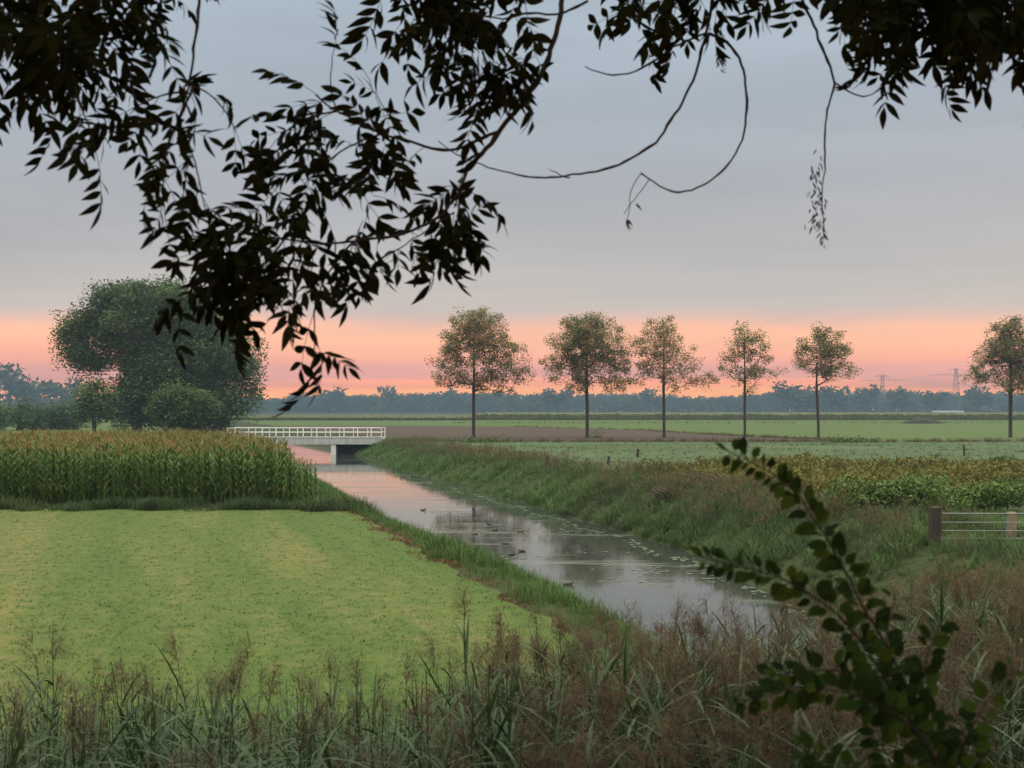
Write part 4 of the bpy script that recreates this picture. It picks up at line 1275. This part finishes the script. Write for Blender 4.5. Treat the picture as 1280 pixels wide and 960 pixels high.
def smooth_line(pts, n):
    pts = np.asarray(pts, float)
    t = np.concatenate([[0], np.cumsum(np.linalg.norm(np.diff(pts, axis=0), axis=1) + 1e-6)]); t /= t[-1]
    q = np.linspace(0, 1, n)
    lin_ = np.stack([np.interp(q, t, pts[:, i]) for i in range(pts.shape[1])], -1)
    k = max(1, n // (len(pts) * 2))
    for _ in range(3):
        s = lin_.copy()
        for j in range(1, k + 1):
            lo = np.concatenate([np.repeat(lin_[:1], j, 0), lin_[:-j]]); hi = np.concatenate([lin_[j:], np.repeat(lin_[-1:], j, 0)])
            s = s + lo + hi
        s /= 2 * k + 1
        s[0] = lin_[0]; s[-1] = lin_[-1]; lin_ = s
    return lin_


def twig_world(px, y0, y1, n=None):
    px = np.asarray(px, float)
    length = np.sum(np.linalg.norm(np.diff(px, axis=0), axis=1))
    n = n or max(8, int(length / 9))
    sp = smooth_line(px, n)
    j = np.cumsum(rng.normal(0, 0.9, sp.shape), 0); sp = sp + j - np.linspace(0, 1, n)[:, None] * j[-1]
    Y = np.linspace(y0, y1, n) + 0.04 * np.sin(np.linspace(0, 5, n) + px[0][0])
    return np.array([P(u, v, y) for (u, v), y in zip(sp, Y)]), length


def ash_tree():
    base = np.array([-3.2, -1.6, float(ground_z(-3.2, -1.6))])
    t = thing('ash_tree', 'dark ash tree overhead, its leafy twigs hanging into the top of the picture', 'tree', base)
    def loc(mb): mb.v = [q - base for q in mb.v]; return mb
    tw = {}; lv = {}
    def T(group, px, y0, y1, w0, w1, leaf=0.0, knob=True, start=0.0):
        """one twig traced in the picture, at its own depth; leaf = compound leaves per 100 px"""
        m = tw.setdefault(group, MB()); l = lv.setdefault(group, [])
        pts, length = twig_world(px, y0, y1)
        s = (y0 + y1) / 2 / F / 2
        rad = np.linspace(w0 * s, w1 * s, len(pts))
        if knob and w0 > 2:
            rad = rad * (1 + 0.28 * (rng.uniform(size=len(pts)) < 0.25))
        m.tube(pts, rad, 6)
        n = int(leaf * 0.72 * length / 100)
        for k in range(n):
            q = start + (1 - start) * (k + rng.uniform(0.2, 0.8)) / n
            i = min(len(pts) - 2, int(q * (len(pts) - 1)))
            d = pts[i + 1] - pts[i]; d /= np.linalg.norm(d) + 1e-9
            e = d * 0.55 + rand_dirs(1)[0] * 0.75 + np.array([0, -0.15, -0.20])
            l.append((pts[i], e, rng.uniform(0.60, 0.86)))
        if n:
            l.append((pts[-1], (pts[-1] - pts[-3]) / np.linalg.norm(pts[-1] - pts[-3]) + np.array([0, 0, -0.12]), 0.72))
    def mass(group, poly, n, y0, y1, vdown=1.0, smin=0.62, smax=0.95):
        """leaves filling a clump: polygon in the picture, spread in depth"""
        l = lv.setdefault(group, [])
        poly = np.asarray(poly, float); c = 0
        lo, hi = poly.min(0), poly.max(0)
        m = tw.setdefault(group, MB())
        while c < n:
            q = rng.uniform(lo, hi)
            inside = False; j = len(poly) - 1
            for i in range(len(poly)):
                if (poly[i][1] > q[1]) != (poly[j][1] > q[1]) and q[0] < (poly[j][0] - poly[i][0]) * (q[1] - poly[i][1]) / (poly[j][1] - poly[i][1]) + poly[i][0]: inside = not inside
                j = i
            if not inside: continue
            p = P(q[0], q[1], rng.uniform(y0, y1))
            e = rand_dirs(1)[0] * 0.8 + np.array([0, -0.1, -0.36 * vdown])
            l.append((p, e, rng.uniform(smin, smax))); c += 1
    # -- left mass
    mass('left_mass', [(-60, -60), (120, -60), (120, 20), (95, 60), (105, 80), (60, 84), (20, 75), (-60, 88)], 125, 3.2, 4.2, 1.0)
    mass('left_mass', [(60, -60), (240, -60), (200, 5), (120, 30)], 22, 3.3, 4.0)
    T('left_mass', [(40, 40), (20, 90), (5, 115)], 3.4, 3.4, 3, 1.2, 4)
    T('left_mass', [(70, 60), (100, 120), (115, 160), (120, 190)], 3.3, 3.3, 3, 1.2, 5)
    T('left_mass', [(60, 70), (75, 120), (70, 140)], 3.5, 3.5, 3, 1.2, 5)
    T('left_mass', [(100, 20), (150, 60), (165, 100), (170, 130)], 3.6, 3.5, 3, 1.2, 6)
    # -- twig of big leaves at the upper left
    T('left_twig', [(130, -60), (160, 10), (190, 40)], 3.3, 3.3, 4, 1.5, 5)
    T('left_twig', [(150, 0), (170, 40), (190, 60)], 3.4, 3.4, 3, 1.5, 4)
    # -- long left strand
    T('left_strand', [(256, -60), (250, 0), (246, 70), (236, 115), (222, 150), (205, 190), (195, 230)], 3.4, 3.3, 4.5, 1.6, 0)
    T('left_strand', [(240, 110), (225, 145), (205, 180), (200, 225), (205, 260)], 3.35, 3.3, 3, 1.2, 7)
    T('left_strand', [(240, 105), (270, 125), (290, 150), (295, 165)], 3.4, 3.4, 2.5, 1.2, 5)
    T('left_strand', [(236, 115), (200, 120), (180, 125), (165, 140)], 3.4, 3.5, 2.5, 1.2, 7)
    T('left_strand', [(222, 150), (250, 215), (255, 250), (262, 275)], 3.4, 3.3, 3, 1.2, 8)
    # -- main branch from the top middle down to the hanging spray
    T('middle_branch', [(712, -90), (705, 0), (700, 55), (682, 98), (650, 142), (610, 188), (582, 215)], 3.9, 3.7, 8, 5.5, 0.0)
    T('middle_branch', [(582, 215), (572, 250), (545, 275), (500, 293), (440, 303), (395, 303), (350, 298)], 3.7, 3.5, 4.5, 2.2, 4.2)
    T('middle_branch', [(582, 215), (575, 250), (570, 280), (564, 300)], 3.7, 3.7, 3, 1.2, 9)
    T('middle_branch', [(570, 265), (530, 290), (500, 310), (480, 320)], 3.6, 3.6, 2.5, 1.2, 9)
    T('middle_branch', [(350, 298), (310, 320), (270, 345), (248, 362), (236, 376)], 3.5, 3.4, 3, 1.2, 8)
    T('middle_branch', [(355, 298), (330, 335), (312, 365), (302, 388)], 3.5, 3.4, 3, 1.2, 9)
    T('middle_branch', [(350, 298), (315, 300), (285, 300), (265, 320)], 3.5, 3.4, 3, 1.2, 9)
    T('middle_branch', [(440, 303), (410, 340), (392, 380), (392, 415), (396, 440), (391, 458)], 3.6, 3.5, 3, 1.2, 6)
    T('middle_branch', [(400, 350), (370, 360), (347, 378), (342, 392)], 3.5, 3.5, 2.5, 1.2, 7)
    mass('middle_branch', [(250, 270), (340, 250), (400, 300), (415, 340), (380, 365), (300, 375), (250, 360), (235, 330)], 32, 3.3, 3.7)
    mass('middle_branch', [(290, 240), (380, 210), (400, 250), (340, 290), (290, 290)], 10, 3.4, 3.7)
    # -- side branch to the centre clump
    T('centre_branch', [(622, 165), (596, 178), (563, 190), (530, 183), (495, 172), (460, 160), (420, 138), (395, 118)], 3.8, 3.6, 4.5, 2, 0.8)
    T('centre_branch', [(480, 167), (430, 185), (395, 215), (375, 240)], 3.7, 3.6, 3, 1.2, 8)
    T('centre_branch', [(420, 138), (410, 110), (413, 85), (418, 60)], 3.6, 3.6, 2, 1.0, 3)
    T('centre_branch', [(420, 138), (380, 145), (355, 165), (345, 175)], 3.6, 3.5, 2.5, 1.2, 7)
    T('centre_branch', [(500, 170), (485, 140), (470, 115), (462, 100)], 3.7, 3.7, 2, 1.0, 5)
    mass('centre_branch', [(375, 130), (430, 110), (470, 120), (480, 170), (420, 190), (375, 170)], 16, 3.5, 3.8)
    mass('centre_branch', [(440, 215), (480, 225), (470, 290), (430, 300), (420, 260)], 9, 3.5, 3.8)
    mass('centre_branch', [(525, 215), (575, 215), (582, 285), (560, 310), (530, 285)], 10, 3.6, 3.8)
    # -- top middle clump
    T('top_clump', [(735, 0), (700, 20), (660, 18), (620, 25), (580, 15)], 3.8, 3.7, 3.5, 1.5, 4, start=0.45)
    T('top_clump', [(560, -60), (575, 0), (590, 60), (595, 110)], 3.8, 3.7, 3, 1.4, 8)
    T('top_clump', [(640, 60), (615, 95), (600, 130)], 3.8, 3.8, 2.5, 1.2, 6)
    mass('top_clump', [(480, -60), (660, -60), (655, 0), (638, 40), (622, 85), (595, 100), (565, 80), (540, 50), (480, 20)], 66, 3.5, 4.0)
    mass('top_clump', [(650, 60), (675, 70), (655, 100), (640, 90)], 4, 3.6, 3.8)
    # -- bare arching branches
    T('arching_branch', [(893, -90), (889, 0), (886, 42), (874, 88), (850, 145), (820, 180), (785, 205), (742, 219), (690, 226), (640, 220), (600, 211), (570, 196), (548, 176)], 4.0, 3.8, 5.0, 1.2, 0)
    T('arching_branch', [(712, 222), (700, 218), (687, 212)], 3.9, 3.9, 2, 1, 0)
    T('arching_branch', [(886, 42), (860, 52), (830, 70), (798, 92), (765, 96), (745, 91), (731, 83)], 4.0, 3.9, 3.2, 1.4, 0)
    T('arching_branch', [(886, 42), (905, 48), (922, 64), (937, 100), (941, 145), (930, 188), (908, 218), (880, 236), (850, 239), (822, 231), (802, 217)], 4.0, 3.9, 3.6, 1.8, 0)
    T('arching_branch', [(812, 226), (795, 248), (780, 268)], 3.9, 3.9, 1.2, 0.8, 0)
    T('arching_branch', [(802, 217), (790, 232), (786, 252), (784, 276)], 3.9, 3.9, 1.2, 0.8, 0)
    T('arching_branch', [(905, -40), (903, 20), (899, 60), (896, 85)], 4.0, 4.0, 1.4, 0.8, 0)
    T('arching_branch', [(870, -60), (850, 0), (830, 20), (822, 45)], 4.0, 3.9, 3, 1.4, 8)
    mass('arching_branch', [(760, -60), (920, -60), (900, -8), (850, 20), (830, 40), (800, 20), (770, -5)], 34, 3.7, 4.1)
    # -- right branch with a dry bunch of keys
    T('right_branch', [(985, -90), (1000, 0), (1022, 42), (1032, 75), (1043, 103)], 3.8, 3.8, 4.5, 3, 0)
    T('right_branch', [(1043, 103), (1034, 140), (1029, 175), (1027, 205), (1022, 240), (1030, 300)], 3.8, 3.8, 2.6, 1.0, 0)
    T('right_branch', [(1043, 103), (1062, 118), (1082, 124), (1096, 118), (1106, 106)], 3.8, 3.8, 2.4, 1.2, 0)
    mass('right_branch', [(965, -40), (1000, -40), (995, -5), (975, -2)], 6, 3.7, 3.9)
    # -- right mass
    mass('right_mass', [(1010, -60), (1340, -60), (1340, 48), (1270, 40), (1200, 36), (1160, 46), (1115, 32), (1060, 8)], 190, 3.3, 4.2)
    T('right_mass', [(1100, 10), (1085, 40), (1078, 70)], 3.7, 3.7, 2.5, 1.2, 7)
    T('right_mass', [(1150, 20), (1130, 55), (1122, 75)], 3.7, 3.7, 2.5, 1.2, 7)
    T('right_mass', [(1190, 30), (1178, 65), (1180, 85)], 3.6, 3.6, 2.5, 1.2, 6)
    T('right_mass', [(1260, 30), (1275, 60), (1285, 75)], 3.6, 3.6, 2.5, 1.2, 6)
    # keys: dry hanging fruit bunches on the right branch and the arching one
    def keys(group, spots):
        m = MB()
        for (u, v, n, ru, rv, Y) in spots:
            for _ in range(n):
                p = P(u + rng.normal(0, ru), v + rng.normal(0, rv), Y + rng.normal(0, 0.02))
                leaflet(m, p, rand_dirs(1)[0] * 0.5 + np.array([0, 0, -0.8]), rand_dirs(1)[0], rng.uniform(0.018, 0.032), 0.006, 0.1)
        return m
    bundles = {'right_branch': keys('r', [(1022, 214, 16, 3.5, 9, 3.8), (1019, 248, 18, 4.5, 8, 3.8), (1018, 275, 16, 4.5, 9, 3.8), (1029, 270, 16, 2.5, 14, 3.8), (1030, 294, 8, 1.5, 5, 3.8)]),
               'arching_branch': keys('a', [(900, 72, 14, 2, 7, 4.0), (902, 40, 4, 2, 6, 4.0), (784, 275, 6, 1.2, 4, 3.9), (796, 252, 3, 1, 3, 3.9)])}
    # trunk and limbs above the frame
    m = MB()
    m.tube([base - [0, 0, 0.3], base + [0.02, 0.05, 1.2], base + [0.1, 0.2, 2.8], base + [0.25, 0.5, 4.6], base + [0.4, 0.7, 6.8], base + [0.5, 0.9, 9.0]], [0.42, 0.34, 0.30, 0.27, 0.20, 0.10], 12)
    fork = base + [0.22, 0.42, 4.0]
    top_of = {}
    def limb(pts, r0, r1): m.tube(smooth_line(pts, 14), np.linspace(r0, r1, 14), 8)
    limb([fork, fork + [0.8, 2.0, 0.5], P(110, -260, 3.7), P(-40, -120, 3.8)], 0.12, 0.03)
    limb([fork + [0.1, 0.3, 0.6], fork + [1.6, 2.6, 0.9], P(560, -330, 3.9), P(712, -85, 3.9)], 0.13, 0.02)
    limb([P(560, -330, 3.9), P(760, -260, 4.0), P(893, -85, 4.0)], 0.06, 0.013)
    limb([P(560, -330, 3.9), P(860, -320, 4.0), P(985, -85, 3.8)], 0.06, 0.013)
    limb([P(110, -260, 3.7), P(210, -180, 3.6), P(256, -55, 3.4)], 0.04, 0.01)
    limb([P(110, -260, 3.7), P(120, -150, 3.5), P(130, -55, 3.3)], 0.04, 0.01)
    limb([P(860, -320, 4.0), P(1060, -240, 3.9), P(1180, -80, 3.8), P(1320, -70, 3.8)], 0.06, 0.012)
    limb([fork + [0.2, 0.3, 1.6], fork + [3.5, 1.2, 3.2], fork + [7.0, 1.8, 4.0]], 0.12, 0.03)
    limb([fork + [0.2, 0.4, 2.4], fork + [2.0, 3.4, 3.6], fork + [4.0, 5.4, 4.0]], 0.11, 0.03)
    limb([fork + [0.2, 0.2, 2.0], fork + [-2.0, 2.4, 3.6], fork + [-3.0, 4.4, 4.2]], 0.11, 0.03)
    limb([fork, fork + [-2.0, -0.8, 1.4], fork + [-4.0, -1.6, 2.6]], 0.11, 0.03)
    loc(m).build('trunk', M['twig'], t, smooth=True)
    for g in tw:
        b = loc(tw[g]).build('branch', M['twig'], t, smooth=True)
        if lv[g]:
            lm = MB(); n = len(lv[g]); kind = rng.integers(0, len(CL), n)
            for k in range(len(CL)):
                ii = [i for i in range(n) if kind[i] == k]
                if not ii: continue
                pos = np.array([lv[g][i][0] for i in ii]); d = np.array([lv[g][i][1] for i in ii]); sc = np.array([lv[g][i][2] for i in ii])
                lm.inst(CL[k], pos, frame_y(d, rng.uniform(-1.3, 1.3, len(ii))), sc, rng.uniform(0, 1, len(ii)))
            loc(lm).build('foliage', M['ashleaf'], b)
        if g in bundles:
            loc(bundles[g]).build('seed_bunch', M['twig'], b)
    # the rest of the crown, above and behind the camera
    n = 16000
    c = np.stack([rng.uniform(-9, 9, n), rng.uniform(-7, 6.5, n), rng.uniform(0, 1, n)], -1)
    zlow = np.maximum(5.4, CZ + 0.40 * np.maximum(c[:, 1], 0) + 1.1)
    dome = 1 - ((c[:, 0] / 9.5) ** 2 + ((c[:, 1] + 0.3) / 7.5) ** 2)
    k = dome > 0
    c = c[k]; zlow = zlow[k]; dome = dome[k]
    c[:, 2] = zlow + c[:, 2] * (1.0 + 5.0 * dome)
    lb = MB(); leaf_quads(lb, c, 0.34, None, 0.8, aspect=0.6)
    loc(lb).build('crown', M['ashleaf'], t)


ash_tree()


# ------------------------------------------------------------------ dark shrub at lower right
def shrub():
    Y0 = 2.25
    b = P(1225, 1130, Y0); b[2] = float(ground_z(b[0], b[1]))
    t = thing('elm_shrub', 'dark leafy shrub with arching shoots in the lower right foreground', 'shrub', b)
    oval = (0.25, 0.85, 1.0, 0.92, 0.6, 0.06)
    SH = [([(1225, 1130), (1190, 990), (1150, 915), (1090, 812), (1040, 760), (985, 722), (930, 703), (868, 694)], 2.25, 2.35, 9, 1.5, 15, 0.22),
          ([(1225, 1130), (1200, 1000), (1155, 900), (1120, 830), (1085, 765), (1052, 700), (1020, 650), (1000, 612), (965, 590), (930, 572), (900, 560)], 2.3, 2.5, 8, 1.5, 12, 0.30),
          ([(1160, 925), (1110, 885), (1060, 868), (1010, 862), (960, 868), (915, 882)], 2.3, 2.2, 4, 1.2, 15, 0.1),
          ([(1120, 850), (1080, 842), (1030, 838), (985, 842), (950, 850)], 2.4, 2.3, 3.5, 1.2, 12, 0.1),
          ([(1150, 900), (1155, 850), (1165, 800), (1185, 765)], 2.4, 2.5, 3.5, 1.2, 10, 0.15),
          ([(1190, 985), (1210, 910), (1240, 860), (1275, 830)], 2.3, 2.3, 4, 1.2, 9, 0.1),
          ([(1225, 1130), (1140, 1000), (1100, 930), (1085, 880), (1090, 840)], 2.5, 2.6, 4, 1.2, 14, 0.35),
          ([(1225, 1130), (1230, 1000), (1215, 930), (1190, 880)], 2.4, 2.6, 4, 1.2, 12, 0.3),
          ([(1110, 815), (1110, 770), (1120, 740)], 2.4, 2.5, 3, 1.2, 10, 0.1),
          ([(1225, 1130), (1100, 990), (1040, 945), (990, 930)], 2.2, 2.1, 4, 1.2, 9, 0.3)]
    for px, y0, y1, w0, w1, dens, st in SH:
        pts, length = twig_world(px, y0, y1)
        s = (y0 + y1) / 2 / F / 2
        m = MB(); m.tube(pts, np.linspace(w0 * s, w1 * s, len(pts)) * 0.75, 7)
        m.v = [q - b for q in m.v]
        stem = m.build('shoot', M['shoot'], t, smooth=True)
        lm = MB(); n = int(dens * 1.4 * length / 100)
        for k in range(n):
            q = st + (1 - st) * (k + rng.uniform(0, 0.6)) / n
            i = min(len(pts) - 2, int(q * (len(pts) - 1)))
            d = pts[i + 1] - pts[i]; d /= np.linalg.norm(d)
            side = np.cross(d, [0, 1, 0.0]); side /= np.linalg.norm(side) + 1e-9
            e = d * 0.5 + side * (1 if k % 2 else -1) * rng.uniform(0.5, 1.0) + rand_dirs(1)[0] * 0.45 + np.array([0, 0, -0.15])
            L = rng.uniform(0.023, 0.041) * (1.0 if q < 0.85 else 0.75)
            e /= np.linalg.norm(e)
            pet = pts[i] + e * 0.010
            lm.tube([pts[i], pet], [0.0009, 0.0008], 4, 0, 0.3, False)
            leaflet(lm, pet, e, np.array([rng.normal(0, 0.5), -0.8 + rng.normal(0, 0.5), 0.6]), L, L * rng.uniform(0.6, 0.78), rng.uniform(), prof=oval, droop=rng.uniform(-0.1, 0.3))
        lm.v = [q - b for q in lm.v]
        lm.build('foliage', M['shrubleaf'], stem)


shrub()

# ------------------------------------------------------------------ haze
mb = MB(); mb.box((-2100, -18, -3.5), (2100, 2750, 56))
hz = mb.build('haze', [])
hm = bpy.data.materials.new('morning_haze'); hm.use_nodes = True; nt = hm.node_tree
nt.nodes.remove(nt.nodes['Principled BSDF'])
pv = nt.nodes.new('ShaderNodeVolumePrincipled')
pv.inputs['Color'].default_value = (0.185, 0.275, 0.38, 1); pv.inputs['Density'].default_value = 0.0006
pv.inputs['Anisotropy'].default_value = 0.0
nt.links.new(pv.outputs[0], nt.nodes['Material Output'].inputs['Volume'])
hz.data.materials.append(hm); tag(hz, kind='stuff')

# ------------------------------------------------------------------ sky, sun, camera
SUN_EL, SUN_AZ = math.radians(4), math.radians(40)     # low behind the cloud bank, ahead and to the right
w = bpy.data.worlds.new('World'); scene.world = w; w.use_nodes = True
nt = w.node_tree; bg = nt.nodes['Background']; bg.inputs['Strength'].default_value = 0.1
sky = nt.nodes.new('ShaderNodeTexSky'); sky.sky_type = 'NISHITA'; sky.sun_disc = False
sky.sun_elevation = SUN_EL; sky.sun_rotation = SUN_AZ
tc = nt.nodes.new('ShaderNodeTexCoord'); sx = nt.nodes.new('ShaderNodeSeparateXYZ'); nt.links.new(tc.outputs['Generated'], sx.inputs[0])
mp = nt.nodes.new('ShaderNodeMapping'); mp.inputs['Scale'].default_value = (2.2, 2.2, 34); nt.links.new(tc.outputs['Generated'], mp.inputs[0])
n1 = noise(nt, 1.0, 5, 0.55, mp.outputs[0], 0.3)
mp2 = nt.nodes.new('ShaderNodeMapping'); mp2.inputs['Scale'].default_value = (2.0, 2.0, 14); nt.links.new(tc.outputs['Generated'], mp2.inputs[0])
n2 = noise(nt, 1.0, 5, 0.55, mp2.outputs[0], 0.5)
z = math_n(nt, 'ADD', sx.outputs[2], math_n(nt, 'MULTIPLY', math_n(nt, 'SUBTRACT', n1, 0.5), 0.042))
z = math_n(nt, 'MULTIPLY', z, 2.5, True)      # the visible part of the sky fills the ramp
K = 2.5
stops = [(0.000, (252, 184, 148)), (0.013, (254, 182, 148)), (0.020, (247, 170, 152)), (0.026, (226, 170, 165)), (0.033, (226, 170, 166)), (0.039, (242, 175, 161)), (0.048, (253, 184, 162)),
         (0.058, (252, 191, 163)), (0.066, (246, 191, 168)), (0.073, (222, 188, 178)), (0.082, (199, 189, 185)), (0.095, (189, 185, 184)), (0.125, (180, 180, 183)), (0.17, (171, 175, 182)), (0.24, (167, 177, 189)), (0.33, (171, 186, 198)), (0.395, (194, 194, 182))]
HC = (0.19, 0.25, 0.31)      # light the haze itself adds along a long path
def behind_haze(p, c):
    T = math.exp(-0.0006 * min(2750, 52 / max(p, 0.004)))
    return tuple(max(0.02, (a - h * (1 - T)) / T) for a, h in zip(lin(*c)[:3], HC))
cl = ramp(nt, z, [(p * K, behind_haze(p, c)) for p, c in stops])
# brightness of the overcast: rises towards the zenith and away from the dawn
up = nt.nodes.new('ShaderNodeMapRange'); up.inputs[1].default_value = 0.33; up.inputs[2].default_value = 1.0; up.inputs[3].default_value = 1.0; up.inputs[4].default_value = 6.4
nt.links.new(sx.outputs[2], up.inputs[0])
bk = nt.nodes.new('ShaderNodeMapRange'); bk.inputs[1].default_value = 0.35; bk.inputs[2].default_value = -0.7; bk.inputs[3].default_value = 1.0; bk.inputs[4].default_value = 1.25
nt.links.new(sx.outputs[1], bk.inputs[0])
cn = math_n(nt, 'MULTIPLY_ADD', n2, 0.42); cn.node.inputs[2].default_value = 0.81
br = math_n(nt, 'MULTIPLY', math_n(nt, 'MULTIPLY', up.outputs[0], bk.outputs[0]), cn)
br = math_n(nt, 'MULTIPLY', br, 10.0)
vm = nt.nodes.new('ShaderNodeVectorMath'); vm.operation = 'SCALE'; nt.links.new(cl, vm.inputs[0]); nt.links.new(br, vm.inputs['Scale'])
fin = mix_n(nt, 0.95, sky.outputs[0], vm.outputs[0])
nt.links.new(fin, bg.inputs['Color'])

sl = bpy.data.lights.new('Sun', 'SUN'); sl.energy = 0.6; sl.angle = math.radians(12); sl.color = (1.0, 0.84, 0.70)
so = bpy.data.objects.new('Sun', sl); COL.objects.link(so)
from mathutils import Vector
sd = Vector((math.sin(SUN_AZ) * math.cos(SUN_EL), math.cos(SUN_AZ) * math.cos(SUN_EL), math.sin(SUN_EL)))
so.rotation_euler = (-sd).to_track_quat('-Z', 'Y').to_euler()

cam = bpy.data.cameras.new('Camera'); co = bpy.data.objects.new('Camera', cam); COL.objects.link(co)
co.location = (0, 0, CZ); co.rotation_euler = (math.radians(90), 0, 0)
cam.sensor_width = 36; cam.lens = F / 1280 * 36; cam.shift_y = 32 / 1280
cam.clip_start = 0.05; cam.clip_end = 6000
cam.dof.use_dof = True; cam.dof.focus_distance = 60; cam.dof.aperture_fstop = 6.5
scene.camera = co
scene.view_settings.view_transform = 'Standard'; scene.view_settings.look = 'None'
scene.view_settings.exposure = 0.08; scene.view_settings.gamma = 1.0
scene.view_settings.use_curve_mapping = False
scene.cycles.max_bounces = 8; scene.cycles.diffuse_bounces = 3; scene.cycles.volume_bounces = 0
scene.cycles.transmission_bounces = 4; scene.cycles.caustics_reflective = False
scene.cycles.use_denoising = True
scene.render.use_motion_blur = False
print('polys', sum(len(m.polygons) for m in bpy.data.meshes))
